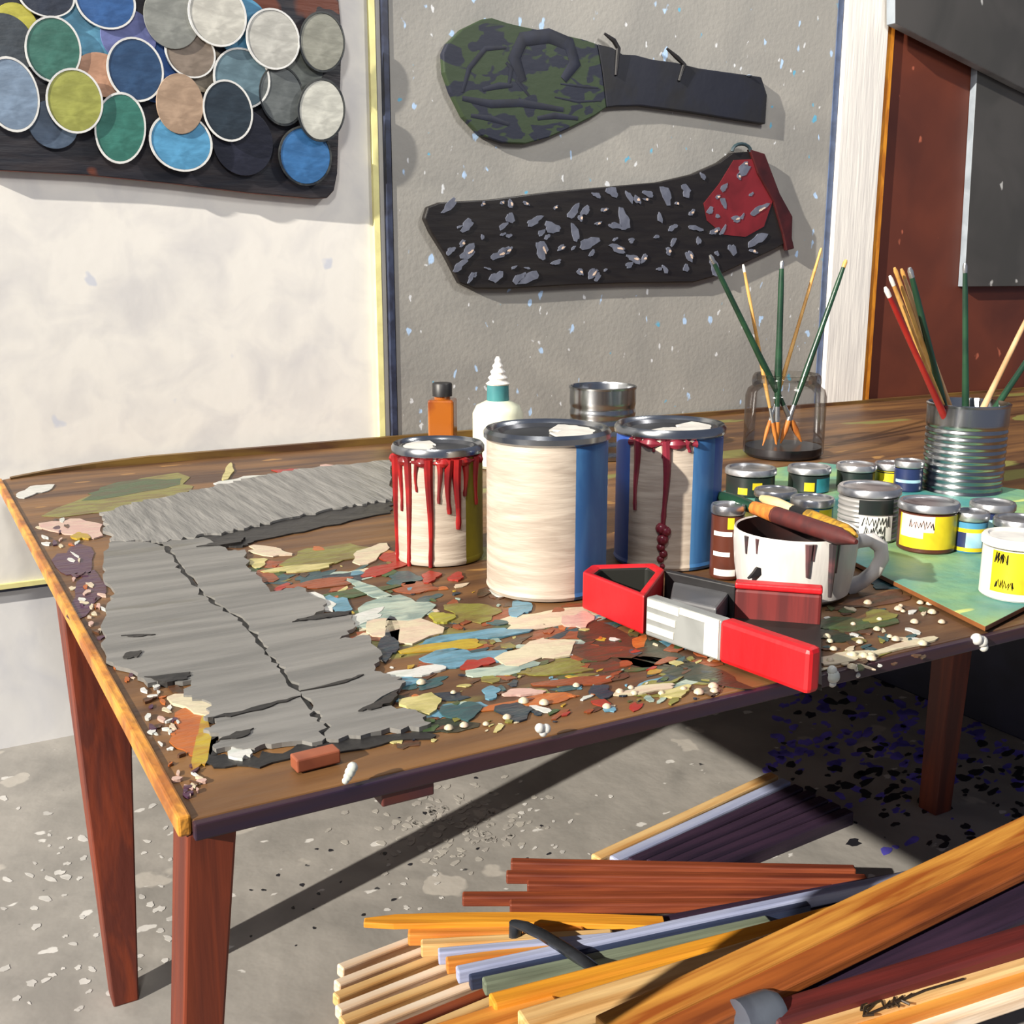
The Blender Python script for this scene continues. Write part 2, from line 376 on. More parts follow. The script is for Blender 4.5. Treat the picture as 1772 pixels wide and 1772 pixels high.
def blob_px(x, y, a, b, rot, n=14, rnd=R, wob=.35):
    """soft irregular blob: a few low waves on an ellipse"""
    p1, p2, p3 = (rnd.uniform(0, 6.28) for _ in range(3)); out = []
    for q in range(n):
        t = 2 * PI * q / n; s = 1 + wob * (.55 * math.sin(2 * t + p1) + .4 * math.sin(3 * t + p2) + .35 * math.sin(5 * t + p3)) + rnd.uniform(-.06, .06)
        u, v = a * s * math.cos(t), b * s * math.sin(t)
        out.append((x + u * math.cos(rot) - v * math.sin(rot), y + u * math.sin(rot) + v * math.cos(rot)))
    return out
mb = MB(); big = 0
shr = [(1050 + (x - 1050) * .96, 400 + (y - 400) * .9) for x, y in BL]
cells = [(x, y) for x in range(755, 1370, 34) for y in range(275, 500, 27)]
for gx_, gy_ in cells:
    x, y = gx_ + R.uniform(-15, 15), gy_ + R.uniform(-12, 12)
    if not inside((x, y), shr): continue
    big += 1
    rot = R.choice((-.7, -1.0, -.5, .3, 1.2)); a = R.uniform(7, 17) if big % 2 else R.uniform(4, 9)
    if big > 96: break
    mb = MB().prism(wall_poly(blob_px(x, y, a, a * R.uniform(.35, .7), rot), PF - .0042), (0, .004, 0), 0)
    if big % 3 == 0: mb.prism(wall_poly(blob_px(x + a * .3, y, a * .35, 1.8, rot), PF - .0052), (0, .0012, 0), 1)
    mb.build('paint_fleck', [M_fleck, M_fleck2], sb)

# --------------------------------------------------------------- the table
M_top = mat('stained_table_wood', (122, 86, 48), (70, 45, 28), scale=3.2, stretch=(.6, 3.5, 3), rough=.5, bump=.25, bscale=14, lo=.32, hi=.64,
            specks=(((116, 112, 58), 4, .5, (.5, 1.6, 1), .35), ((150, 110, 60), 13, .3, (.6, 1.6, 1), .2)))
M_edge = mat('ochre_worn_edge', (206, 142, 52), (150, 88, 30), scale=18, stretch=(1, .5, 1), rough=.45, bump=.5, bscale=40)
M_rail = mat('dark_plum_wood', (54, 28, 34), (36, 22, 44), scale=4, stretch=(.6, 3, 6), rough=.5, bump=.1)
M_leg = mat('orange_brown_wood', (114, 45, 18), (84, 31, 16), scale=5, stretch=(6, 6, .5), rough=.55, bump=.1)
TX1, TYF, TYB = 4.3, -2.083, WY - .012
TH = .017
tab = thing('work_table', 'long brown work table with paint-crusted top against the wall', 'table', (2.1, -1.0, 0))
ol = [(0, TYF), (TX1, TYF), (TX1, TYB), (.36, TYB), (.16, TYB - .008), (.06, TYB - .03), (.0, TYB - .075)]
MB().prism([(x, y, TZ) for x, y in ol], (0, 0, -TH)).build('tabletop', M_top, tab, bevel=.003)
MB().box((-.007, (TYF + TYB - .08) / 2, TZ - TH / 2 + .002), (.014, TYB - .08 - TYF, TH + .006)).build('edge_band', M_edge, tab, bevel=.003, label='worn ochre left edge band')
MB().box(((TX1) / 2, TYF - .006, TZ - TH / 2 - .002), (TX1, .011, TH + .002)).build('front_rail', M_rail, tab, bevel=.002)
# low curved rail along the back
br = []
for q in range(30):
    t = q / 29; x = .02 + t * 1.06; br.append((x, .004 + .016 * min(1, t * 3)))
mb = MB(); yb = TYB - .002
vs = []; fs = []
for x, h in br + [(TX1, .006)]:
    yo = -.06 * max(0, 1 - (x - .02) / .25) ** 2
    for dy, dz in ((-.022, -.004), (-.022, h), (0, h), (0, -.004)): vs.append((x, yb + dy + yo, TZ + dz))
n = len(br) + 1
for i in range(n - 1):
    for k in range(4): fs.append((i * 4 + k, i * 4 + (k + 1) % 4, i * 4 + 4 + (k + 1) % 4, i * 4 + 4 + k))
fs += [(0, 1, 2, 3), tuple(range(4 * n - 1, 4 * n - 5, -1))]
mb.add(vs, fs).build('back_rail', mat('olive_brown_wood', (120, 92, 38), (74, 46, 26), scale=4, stretch=(.8, 4, 4), rough=.5, lo=.35, hi=.62), tab)
def leg(tc, tw, bc, bw, name='leg', m=None):
    lo = [(bc[0] + sx * bw[0] / 2, bc[1] + sy * bw[1] / 2, bc[2]) for sx, sy in ((-1, -1), (1, -1), (1, 1), (-1, 1))]
    hi = [(tc[0] + sx * tw[0] / 2, tc[1] + sy * tw[1] / 2, tc[2]) for sx, sy in ((-1, -1), (1, -1), (1, 1), (-1, 1))]
    return MB().frustum(lo, hi).build(name, m or M_leg, tab, bevel=.003)
UZ = TZ - TH
a0, a1 = on_y(325, 1450, TYF), on_y(410, 1450, TYF); b0, b1 = on_y(319, 1772, TYF), on_y(391, 1772, TYF)
ex = lambda a, b, z: a.x + (b.x - a.x) * (a.z - z) / (a.z - b.z)
tx0, tx1, bx0, bx1 = ex(a0, b0, UZ), ex(a1, b1, UZ), ex(a0, b0, 0), ex(a1, b1, 0)
leg(((tx0 + tx1) / 2, TYF + .034, UZ), (tx1 - tx0, .066), ((bx0 + bx1) / 2, TYF + .034, 0), (bx1 - bx0, .05))
fp = F(208, 1738)
leg((.066, -1.00, UZ), (.120, .10), (fp.x + .01, fp.y + .02, 0), (.045, .05))
fp = F(1617, 1400)
leg((fp.x + .02, fp.y, UZ), (.075, .07), (fp.x, fp.y, 0), (.055, .055))
leg((TX1 - .08, TYF + .08, UZ), (.09, .08), (TX1 - .06, TYF + .07, 0), (.06, .055))
leg((TX1 - .08, -.9, UZ), (.09, .08), (TX1 - .06, -.95, 0), (.06, .055))
# bracket under the front edge
p0 = on_y(662, 1398, TYF - .008); p1 = on_y(752, 1380, TYF - .008)
MB().box(((p0.x + p1.x) / 2, TYF + .042, (UZ + p0.z) / 2), (p1.x - p0.x, .10, UZ - p0.z)).build('bracket', mat('bracket_wood', (92, 42, 28), (50, 28, 48), scale=6, rough=.5), tab, bevel=.002, label='short block under the front edge')

# --- dried paint on the table top: grey sheets, painted shadows, daubs, drips (all one crusted layer of the table)
M_g1 = mat('grey_dried_paint', (124, 122, 118), (102, 101, 98), scale=5, stretch=(.5, 5, 1), rough=.5, bump=.6, bscale=10, lo=.36, hi=.64,
           specks=(((104, 102, 96), 6, .45, (.5, 2.4, 1), .3),))
M_g2 = mat('grey_dried_paint_back', (130, 128, 124), (108, 107, 104), scale=5, stretch=(6, .8, 1), rough=.5, bump=.7, bscale=8, lo=.36, hi=.64)
M_crust_shadow = mat('black_paint_and_shadow', (26, 25, 26), (40, 38, 36), scale=14, rough=.5, bump=.4)  # black for bands and cracks, and for painted edge shadows
def table_patch(mb, px, h, mi, n=5, amp=.006, base=0.0005):
    mb.prism(jag([T(x, y, TZ + base) for x, y in px], n, amp), (0, 0, h), mi)
DP = [M_g1, M_g2, M_crust_shadow]
mb = MB()
table_patch(mb, [(268, 946), (300, 925), (480, 892), (660, 866), (678, 872), (676, 889), (540, 918), (440, 938), (420, 948), (360, 944)], .003, 2, 6, .008)
table_patch(mb, [(172, 892), (260, 868), (350, 850), (430, 832), (520, 815), (680, 800), (678, 868), (600, 880), (480, 905), (390, 925), (275, 944), (190, 938)], .007, 1, 10, .012, .001)
# main grey sheet, split by the crack into two slabs
crack = [(262, 944), (285, 950), (302, 978), (318, 1000), (345, 1030), (365, 1050), (405, 1072), (425, 1092), (450, 1125), (470, 1148), (485, 1170), (510, 1200), (535, 1235), (548, 1255), (560, 1262), (558, 1290)]
left = [(470, 1296), (420, 1304), (368, 1300), (390, 1284), (352, 1270), (376, 1258), (352, 1248), (366, 1224), (318, 1210), (332, 1184), (256, 1190), (232, 1168), (184, 1150), (180, 1100), (186, 1050), (200, 1030), (178, 1000), (180, 965), (196, 940)]
right = [(330, 938), (352, 934), (395, 958), (424, 956), (432, 990), (445, 1000), (468, 1030), (516, 1020), (560, 1042), (560, 1062), (508, 1082), (610, 1070), (616, 1090), (588, 1112), (640, 1106), (662, 1140), (648, 1168), (690, 1178), (696, 1190), (640, 1230), (700, 1232), (738, 1246), (740, 1262), (660, 1272)]
table_patch(mb, [(1.0 * x - 4, y + 10) for x, y in left[:6]] + [(350, 1302), (370, 1330), (470, 1322), (640, 1296), (748, 1280), (752, 1268), (560, 1285)], .002, 2, 5, .010)  # black strip stands in for shadow along the ragged front of the sheet
table_patch(mb, crack + left, .006, 0, 5, .006, .001)
table_patch(mb, [(x + 7, y - 3) for x, y in crack][::-1] + right, .006, 0, 5, .006, .001)
table_patch(mb, [(x - 5, y) for x, y in crack] + [(x + 11, y - 2) for x, y in crack][::-1], .003, 2, 2, .003)
for px in ([(340, 952), (372, 945), (425, 936), (418, 944), (380, 950)], [(506, 1084), (560, 1070), (608, 1064), (600, 1072), (560, 1078)], [(250, 1180), (330, 1172), (326, 1184), (290, 1190)], [(360, 1252), (400, 1244), (470, 1226), (520, 1214), (470, 1232), (400, 1250)],
           [(380, 1290), (410, 1276), (440, 1270), (420, 1286)], [(210, 1108), (270, 1106), (240, 1110)], [(220, 1138), (245, 1134), (238, 1146), (215, 1148)], [(620, 1240), (660, 1220), (690, 1204), (680, 1222), (650, 1236)], [(520, 1205), (600, 1185), (630, 1176), (600, 1190)]):
    table_patch(mb, px, .0082, 2, 4, .003)
mb.build('grey_paint_sheet', DP, tab, label='thick cracked sheet of dried grey paint with painted edge shadows')
PAL = dict(cream=(226, 214, 180), white=(232, 230, 224), red=(172, 44, 34), olive=(140, 136, 60), mint=(188, 204, 188), blue=(110, 162, 186), teal=(52, 92, 96),
           yellow=(196, 168, 48), green=(66, 92, 52), navy=(34, 42, 58), rust=(158, 78, 40), brown=(98, 60, 38), pink=(220, 178, 166), orange=(196, 108, 44), purple=(84, 50, 78), paleyel=(220, 206, 140), dkgreen=(38, 52, 36), lime=(178, 172, 60))
pk = list(PAL)
MIXW = dict(cream='pink', white='mint', red='rust', olive='brown', mint='teal', blue='teal', teal='navy', yellow='rust', green='brown', navy='teal', rust='brown', brown='dkgreen', pink='cream', orange='rust', purple='brown', paleyel='olive', dkgreen='brown', lime='olive')
PM = [mat('daub_' + k, tuple(int(v * .84) for v in PAL[k]), tuple(int(.84 * (v * .6 + u * .4)) for v, u in zip(PAL[k], PAL[MIXW[k]])), scale=15, stretch=(1, 3, 1), rough=.4, bump=.3, lo=.44, hi=.62) for k in pk]
CANS_XY = []
def daub(mb, x, y, a, b, rot, kname, h, n=18, wob=.36):
    h *= .55
    mb.prism([T(u, v, TZ + .0004) for u, v in blob_px(x, y, a, b, rot, n, R, wob)], (0, 0, h), pk.index(kname))
mb = MB()
for q in range(150):
    x = R.uniform(440, 1240); y = R.uniform(960 if x < 690 else 1010 + (x - 690) * .12, 1315 - (x - 480) * .165)
    if x < 640 and y > 1000 + (x - 430) * .55: continue
    a = R.uniform(14, 50); daub(mb, x, y, a, a * R.uniform(.12, .3), R.uniform(-.4, .1), R.choice(['brown', 'olive', 'green', 'rust', 'teal', 'dkgreen', 'brown', 'navy', 'mint', 'blue']), R.uniform(.0005, .0012))
for d in [(570, 962, 70, 18, -.1, 'olive', .003), (520, 985, 55, 6, -.12, 'paleyel', .005), (640, 960, 36, 12, -.3, 'cream', .004), (465, 955, 40, 7, .1, 'cream', .004), (455, 1000, 26, 10, -.2, 'rust', .003),
          (445, 975, 20, 7, 0, 'paleyel', .004), (668, 985, 40, 9, -.3, 'red', .004), (560, 1010, 60, 7, -.12, 'rust', .003), (600, 1030, 70, 8, -.2, 'green', .003), (700, 1002, 34, 10, 0, 'teal', .003),
          (745, 1000, 16, 9, 0, 'red', .006), (790, 1000, 14, 6, 0, 'red', .006), (720, 1018, 40, 9, 0, 'rust', .003), (600, 1000, 40, 8, -.1, 'navy', .002), (680, 1060, 76, 22, -.15, 'mint', .004), (620, 1075, 50, 10, -.3, 'white', .005),
          (550, 1045, 34, 12, .2, 'white', .005), (585, 1048, 22, 16, .3, 'blue', .004), (700, 1092, 60, 22, -.05, 'cream', .005), (765, 1072, 18, 10, 0, 'lime', .008), (640, 1022, 40, 8, .3, 'mint', .004), (820, 1060, 50, 14, 0, 'olive', .003),
          (675, 1110, 18, 34, .1, 'crust' if 0 else 'navy', .005), (770, 1120, 60, 10, -.1, 'yellow', .003), (830, 1100, 80, 8, -.1, 'blue', .004), (800, 1140, 70, 16, -.1, 'blue', .003), (825, 1150, 26, 9, -.2, 'red', .004), (930, 1130, 60, 20, -.15, 'cream', .005),
          (870, 1160, 60, 10, -.1, 'mint', .004), (720, 1165, 50, 8, -.1, 'white', .005), (680, 1180, 50, 10, 0, 'blue', .003), (730, 1220, 36, 15, -.2, 'paleyel', .006), (800, 1232, 32, 16, -.2, 'teal', .004), (890, 1233, 32, 14, -.1, 'navy', .004),
          (1040, 1198, 22, 10, 0, 'navy', .004), (905, 1200, 32, 6, -.1, 'pink', .005), (850, 1200, 16, 10, 0, 'blue', .004), (1120, 1195, 50, 6, -.12, 'cream', .005), (1170, 1200, 30, 7, -.2, 'paleyel', .005), (960, 1160, 70, 8, -.1, 'olive', .003),
          (1040, 1130, 60, 14, .1, 'brown', .003), (960, 1070, 90, 16, -.1, 'cream', .003), (1000, 1075, 26, 14, 0, 'pink', .005), (900, 1055, 22, 12, 0, 'blue', .005), (1000, 1180, 60, 8, -.1, 'rust', .003), (920, 1215, 90, 8, -.12, 'orange', .002),
          (130, 915, 48, 16, 0, 'pink', .005), (140, 930, 14, 6, 0, 'yellow', .007), (60, 850, 30, 8, -.2, 'white', .004), (130, 970, 30, 30, 0, 'purple', .002), (150, 1030, 26, 40, .4, 'purple', .002), (345, 1222, 40, 20, .2, 'cream', .007),
          (330, 1270, 40, 34, .6, 'orange', .003), (350, 1290, 16, 40, .1, 'yellow', .004), (415, 1306, 20, 13, .4, 'white', .010), (300, 1190, 18, 8, .6, 'brown', .004), (220, 860, 130, 22, -.16, 'olive', .0015), (230, 845, 100, 10, -.16, 'green', .002),
          (430, 832, 46, 7, -.1, 'white', .005), (510, 818, 40, 5, .05, 'red', .004), (570, 810, 26, 4, 0, 'pink', .004), (395, 818, 8, 14, .4, 'paleyel', .006), (1510, 1040, 60, 12, -.2, 'brown', .002), (1540, 1010, 40, 10, 0, 'teal', .003),
          (1480, 1080, 60, 14, -.1, 'green', .003), (1520, 1068, 30, 10, -.2, 'olive', .004), (1560, 1120, 60, 6, -.25, 'cream', .005), (1455, 1140, 46, 9, -.1, 'cream', .004), (1450, 1100, 40, 12, 0, 'dkgreen', .002), (1090, 1120, 90, 30, .3, 'dkgreen', .0015), (1180, 1160, 110, 16, .25, 'dkgreen', .0015)]:  # last two dark green daubs stand in for the carton's shadow
    daub(mb, *d)
# hundreds of little flecks around the working area
for q in range(430):
    t = R.random(); x = R.uniform(430, 1260); 
    ylo = 945 + max(0, (x - 830) * .0) if x < 690 else 1000 + (x - 690) * .12
    yhi = 1330 - (x - 480) * .165
    y = R.uniform(ylo, yhi)
    if x < 640 and y > 1000 + (x - 430) * .55: continue
    a = R.uniform(3, 20) * (1.0 if R.random() < .5 else .55); daub(mb, x, y, a, a * R.uniform(.18, .55), R.uniform(-.5, .25), R.choice(['cream', 'white', 'red', 'olive', 'mint', 'blue', 'teal', 'yellow', 'green', 'navy', 'rust', 'brown', 'orange', 'paleyel', 'rust', 'brown', 'green', 'olive', 'brown']), R.uniform(.001, .004), 9)
for q in range(120):     # white crumbs along the left edge
    t = R.random(); y = 900 + t * 480; xl = (y - 825) / 1.79
    x = xl + R.uniform(14, 70) * (1 if t < .75 else .8)
    daub(mb, x, y, R.uniform(2, 9), R.uniform(1.5, 4), R.uniform(-.6, .6), R.choice(['white', 'white', 'cream', 'pink', 'orange', 'purple', 'brown']), R.uniform(.002, .007), 8)
for q in range(60):
    x = R.uniform(1420, 1600); daub(mb, x, R.uniform(1050, 1180 - (x - 1420) * .22), R.uniform(3, 16), R.uniform(1.5, 5), R.uniform(-.4, .3), R.choice(['cream', 'brown', 'olive', 'teal', 'green', 'white', 'brown']), R.uniform(.001, .004), 9)
mb.build('dried_paint', PM, tab, kind='stuff', label='multicoloured daubs and crumbs of dried paint, plus painted carton shadow')
# hanging white drips on the front edge
mb = MB(); MWd = PM[pk.index('white')]
for x, y, r in [(1440, 1160, .007), (1441, 1170, .010), (1440, 1182, .006), (1482, 1156, .005), (1484, 1168, .004), (1690, 1106, .009), (1699, 1110, .009), (1702, 1120, .007), (610, 1328, .006), (606, 1336, .006), (602, 1344, .005), (598, 1351, .004), (934, 1260, .006), (945, 1261, .006), (940, 1268, .005)]:
    c = on_y(x, y, TYF - .011); MB().lathe([(r * math.sin(PI * q / 8) + 1e-5, -r * math.cos(PI * q / 8)) for q in range(9)], c, 12, cap0=False, cap1=False).build('paint_drip', MWd, tab)
# beads of dried paint on the top
mb = MB()
for q in range(46):
    if q < 26: x, y = R.uniform(1430, 1640), 0; y = R.uniform(1040, 1170 - (x - 1430) * .25)
    else: x, y = R.uniform(640, 1240), 0; y = R.uniform(1180, 1305 - (x - 640) * .17)
    r = R.uniform(.003, .006); mb.lathe([(r * 1.3, 0), (r * 1.2, r * .5), (r * .6, r), (1e-5, r * 1.1)], T(x, y, TZ + .002), 10, cap1=False)
mb.build('paint_beads', PM[pk.index('cream')], tab, kind='stuff')

# splatter on the floor
FS = [mat('indigo_splatter', (124, 112, 236), (84, 78, 180), scale=9, rough=.5), mat('black_splatter', (36, 36, 44), (28, 28, 34), scale=9, rough=.5), mat('white_splatter', (206, 204, 200), (180, 178, 174), scale=9, rough=.4), mat('beige_splatter', (172, 168, 160), (160, 156, 150), scale=9, rough=.5)]
def splat(mb, x, y, a, k, h=.0004):
    h = .0004 + .00005 * k
    mb.prism([F(u, v, .0003) for u, v in blob_px(x, y, a, a * .5, R.uniform(-.5, .4), 10)], (0, 0, h), k)
mb = MB()
for q in range(420):
    x = R.uniform(1330, 1770); y = R.gauss(1300, 85)
    if not 1150 < y < 1475 or (x > 1560 and y < 1180 + (x - 1560) * .55): continue
    splat(mb, x, y, R.uniform(3, 13), 0 if R.random() < (.85 if y < 1330 else .35) else 1)
o = mb.build('paint_splatter', FS, kind='stuff'); tag(o, 'indigo and black paint splatter on the shaded floor around the middle leg', 'paint splatter')
mb = MB()
for q in range(70): splat(mb, R.uniform(0, 300), R.uniform(1350, 1770), R.uniform(3, 11), 2, .0012)
for q in range(16): splat(mb, R.uniform(900, 1065), R.uniform(1370, 1480), R.uniform(2, 6), 2, .004)
for q in range(14): splat(mb, R.uniform(600, 800), R.uniform(1450, 1580), R.uniform(2, 6), 2, .004)
for q in range(150): splat(mb, R.gauss(790, 75), R.gauss(1420, 34), R.uniform(4, 9), 3, .001)
for q in range(40): splat(mb, R.uniform(420, 1000), R.uniform(1330, 1640), R.uniform(2, 5), 1, .001)
o = mb.build('paint_splatter', FS, kind='stuff'); tag(o, 'white, beige and black paint spots on the sunlit floor left of the sticks', 'paint splatter')
# navy cabinet under the right end
cx0 = F(1660, 1236).x
cb = thing('cabinet', 'dark navy cabinet standing under the right end of the table', 'cabinet', (cx0 + .4, -1.2, 0))
M_navy = mat('navy_cabinet_paint', (40, 40, 60), (30, 30, 46), scale=4, rough=.5, bump=.1)
MB().box((cx0 + .4, -1.02, .35), (.8, 1.9, .70)).build('body', M_navy, cb, bevel=.006)
MB().box((cx0 + .4, -1.985, .36), (.74, .022, .62)).build('door', M_navy, cb, bevel=.004)
# ----------------------------------------------------- upright round things
def stand(xl, xr, ybot, ytop, z=TZ):
    """where an upright cylinder stands and how big it is, read from its outline"""
    xc = (xl + xr) / 2; p = on_z(xc, ybot, z); r = .05
    for _ in range(8):
        d = Vector((p.x - CAM.x, p.y - CAM.y, 0)).normalized(); c = p + d * r
        r = (xr - xl) / 2 * depth(c + Vector((0, 0, .1))) / FPX
    h = .05
    for _ in range(30):
        h += (project((c.x, c.y, z + h))[1] - ytop) * depth(c) / FPX
    face = math.atan2(CAM.y - c.y, CAM.x - c.x)
    return c, r, h, face
def rel(a, face):
    """angle right of the side that faces the camera position"""
    d = (a - face + PI) % (2 * PI) - PI
    return d
def surf(c, r, face, s, z): 
    a = face + s; return Vector((c.x + r * math.cos(a), c.y + r * math.sin(a), z))
M_metal = mat('bright_tin', (176, 178, 180), (130, 134, 140), scale=6, rough=.22, metal=1)
M_dark = mat('dark_lid_metal', (92, 93, 97), (66, 68, 72), scale=8, rough=.3, metal=.7)
M_lidwhite = mat('white_lid_highlight', (228, 224, 214), (206, 202, 194), scale=14, rough=.35, bump=.2)
M_cream = mat('cream_can_label', (184, 172, 157), (164, 151, 137), scale=7, stretch=(1, 1, 7), rough=.5, bump=.25, bscale=12)
M_blue = mat('blue_can_shade', (66, 118, 168), (48, 96, 150), scale=8, stretch=(3, 3, .6), rough=.5)  # blue stands in for shade on the sides of the cans
M_dblue = mat('deep_blue_can_shade', (26, 62, 140), (34, 76, 150), scale=8, stretch=(3, 3, .6), rough=.5)  # darker blue painted as the deeper shade on the tall can
M_olive = mat('olive_can_shade', (132, 122, 28), (108, 98, 24), scale=8, stretch=(3, 3, .6), rough=.5)  # olive strip painted as the small can's shaded side
M_drip = mat('dark_red_paint_drip', (150, 28, 28), (104, 20, 24), scale=14, rough=.3)
M_mar = mat('maroon_paint_drip', (128, 40, 54), (108, 32, 44), scale=14, rough=.3)
def paint_can(label, dims, bands, drips, dm, lidpatch, group='paint cans on the table'):
    c, r, h, face = stand(*dims); zt = TZ + h; z0 = TZ + .003
    t = thing('paint_can', label, 'paint can', (c.x, c.y, TZ), group)
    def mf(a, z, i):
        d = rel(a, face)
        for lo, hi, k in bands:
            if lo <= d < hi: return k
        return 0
    prof = [(r * .97, z0), (r * 1.0, z0 + .006), (r * .985, z0 + .012)] + [(r * (.985 + .003 * (q % 2)), z0 + .012 + (h - .034) * q / 24) for q in range(25)] + [(r * .97, zt - .014)]
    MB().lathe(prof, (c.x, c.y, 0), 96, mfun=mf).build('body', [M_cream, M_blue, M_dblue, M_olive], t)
    MB().lathe([(r * .96, zt - .018), (r * 1.03, zt - .012), (r * 1.035, zt - .003), (r * .99, zt + .003), (r * .94, zt), (r * .90, zt - .008), (r * .86, zt - .008), (r * .86, zt - .016)], (c.x, c.y, 0), 64, cap0=False, cap1=False).build('rim', M_metal, t)
    MB().lathe([(r * .90, zt - .010), (r * .87, zt - .003), (r * .80, zt - .002), (r * .74, zt - .008), (r * .05, zt - .008)], (c.x, c.y, 0), 64).build('lid', M_dark, t)
    if lidpatch:  # white patch painted as a highlight on the lid
        a0, a1 = lidpatch; pts = []
        for q in range(20):
            s = a0 + (a1 - a0) * q / 19; pts.append((.80 * r * R.uniform(.92, 1), s))
        for q in range(8): pts.append((R.uniform(.1, .25) * r, a1 - (a1 - a0) * q / 7))
        MB().prism([(c.x + rr * math.cos(face + s), c.y + rr * math.sin(face + s), zt - .0065) for rr, s in pts], (0, 0, .003)).build('lid_highlight', M_lidwhite, t)
    mb = MB()
    for s, w, l, zs in drips:
        top = zt - .016 - zs; n = 10; pp = []; rad = []
        for q in range(n + 1):
            f = q / n; pp.append(surf(c, r * .995, face, s + .02 * math.sin(f * 5 + s * 9), top - l * f)); rad.append(w * (1.3 - .9 * f if f < .85 else .55 + .2 * math.sin((f - .85) * 20)))
        MB().tube(pp, rad, 8).build('paint_drip', dm, t)
    if drips:
        # ring of paint that ran over under the rim
        lo_s, hi_s = min(d[0] for d in drips) - .15, max(d[0] for d in drips) + .15
        ss = [lo_s + (hi_s - lo_s) * q / 24 for q in range(25)]
        mb.tube([surf(c, r * .993, face, s, zt - .022) for s in ss], [.006 + .004 * math.sin(s * 13) for s in ss], 8)
        mb.build('paint_run', dm, t)
    CANS_XY.append((c, r)); return t, c, r, h, face
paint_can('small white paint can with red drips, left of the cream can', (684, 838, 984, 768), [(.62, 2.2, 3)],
          [(-1.2, .007, .20, 0), (-.95, .005, .10, 0), (-.72, .006, .21, 0), (-.5, .004, .06, 0), (-.2, .007, .20, 0), (.02, .005, .08, 0), (.22, .007, .10, 0), (.42, .008, .13, 0), (.62, .006, .07, 0), (.95, .006, .09, 0)], M_drip, (-2.9, -.4))
paint_can('large cream paint can with painted blue shade, in the middle of the three paint cans', (840, 1050, 1046, 742), [(.50, 2.4, 1)], [], M_drip, (.3, 2.9))
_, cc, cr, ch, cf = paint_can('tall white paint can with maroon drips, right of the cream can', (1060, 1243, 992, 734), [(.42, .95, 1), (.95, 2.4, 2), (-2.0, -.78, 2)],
          [(-.62, .006, .13, 0), (-.05, .007, .15, 0), (-.1, .004, .03, 0), (.35, .005, .02, 0), (-.3, .004, .02, 0)], M_mar, (-.6, 2.6))
mb = MB()                                                       # dribble that broke off lower down
zt = TZ + ch
for q, (s, dz, r_) in enumerate([(-.10, .175, .011), (-.02, .180, .010), (-.07, .195, .011), (-.1, .21, .008), (-.05, .222, .008), (-.1, .232, .007), (-.06, .245, .005), (-.08, .258, .004)]):
    mb.lathe([(r_ * math.sin(PI * k / 6) + 1e-5, -r_ * math.cos(PI * k / 6)) for k in range(7)], surf(cc, cr * .985, cf, s, zt - dz), 10, cap0=False, cap1=False)
mb.build('paint_dribble', M_mar, _)

# amber bottle
c, r, h, face = stand(736, 798, 800, 690)
t = thing('bottle', 'small amber glass bottle with black cap behind the red-dripped can', 'bottle', (c.x, c.y, TZ))
M_amber = mat('amber_glass', (150, 82, 20), (108, 44, 24), scale=9, rough=.15, coat=.5)
sq = lambda rr, z: [(c.x + rr * math.cos(face + .62 + PI / 2 * q), c.y + rr * math.sin(face + .62 + PI / 2 * q), z) for q in range(4)]
MB().frustum(sq(r * 1.02, TZ + .002), sq(r * 1.02, TZ + h)).build('body', M_amber, t, bevel=.006)
MB().lathe([(r * .45, TZ + h - .002), (r * .45, TZ + h + .012)], (c.x, c.y, 0), 24).build('neck', M_amber, t)
MB().lathe([(r * .55, TZ + h + .008), (r * .55, TZ + h + .042), (r * .5, TZ + h + .045)], (c.x, c.y, 0), 24).build('cap', M_black, t)
# glue bottle
c, r, h, face = stand(818, 906, 815, 705)
t = thing('glue_bottle', 'white glue bottle with teal collar and twisted white nozzle behind the cream can', 'glue bottle', (c.x, c.y, TZ))
zc = TZ + h; u = Vector((RT.x, RT.y, 0)).normalized(); k = depth(c) / FPX
M_glue = mat('pale_glue_plastic', (214, 216, 190), (198, 198, 176), scale=8, rough=.4)
MB().lathe([(r * .9, TZ + .002), (r, TZ + .01), (r, zc - .015), (r * .85, zc + .006), (r * .55, zc + .016), (r * .42, zc + .02)], (c.x, c.y, 0), 32).build('body', M_glue, t)
zz = zc + .02
MB().lathe([(r * .42, zz - .004), (r * .44, zz), (r * .42, zz + 26 * k), (r * .3, zz + 28 * k)], (c.x, c.y, 0), 24).build('collar', mat('teal_plastic', (66, 128, 132), (50, 104, 110), rough=.4), t)
zz += 26 * k; prof = []
for q in range(21):
    f = q / 20; prof.append((r * (.36 * (1 - f) + .07) * (1 + .16 * math.sin(f * 30)), zz + f * 48 * k))
MB().lathe(prof, (c.x, c.y, 0), 20).build('nozzle', M_white, t)
# open ribbed tin behind
def tin(name, label, dims, nrib, cat, ribamp=.012, plain=.22, group=None, inner=M_metal):
    c, r, h, face = stand(*dims); t = thing(name, label, cat, (c.x, c.y, TZ), group); zt = TZ + h
    prof = [(r * .97, TZ + .002), (r, TZ + .008)]
    for q in range(nrib * 6 + 1):
        f = q / (nrib * 6); prof.append((r * (1 - ribamp * (1 - math.cos(f * nrib * 2 * PI)) / 1), TZ + h * .06 + h * (.94 - plain) * f))
    prof += [(r, zt - h * plain + .004), (r, zt - .004)]
    MB().lathe(prof, (c.x, c.y, 0), 64, cap1=False).build('wall', M_metal, t)
    MB().lathe([(r * .96, zt - .006), (r * 1.02, zt - .005), (r * 1.025, zt), (r * .98, zt + .002), (r * .955, zt - .004), (r * .955, TZ + .01), (r * .01, TZ + .009)], (c.x, c.y, 0), 64, cap0=False).build('rim_and_inside', inner, t)
    return c, r, h, face
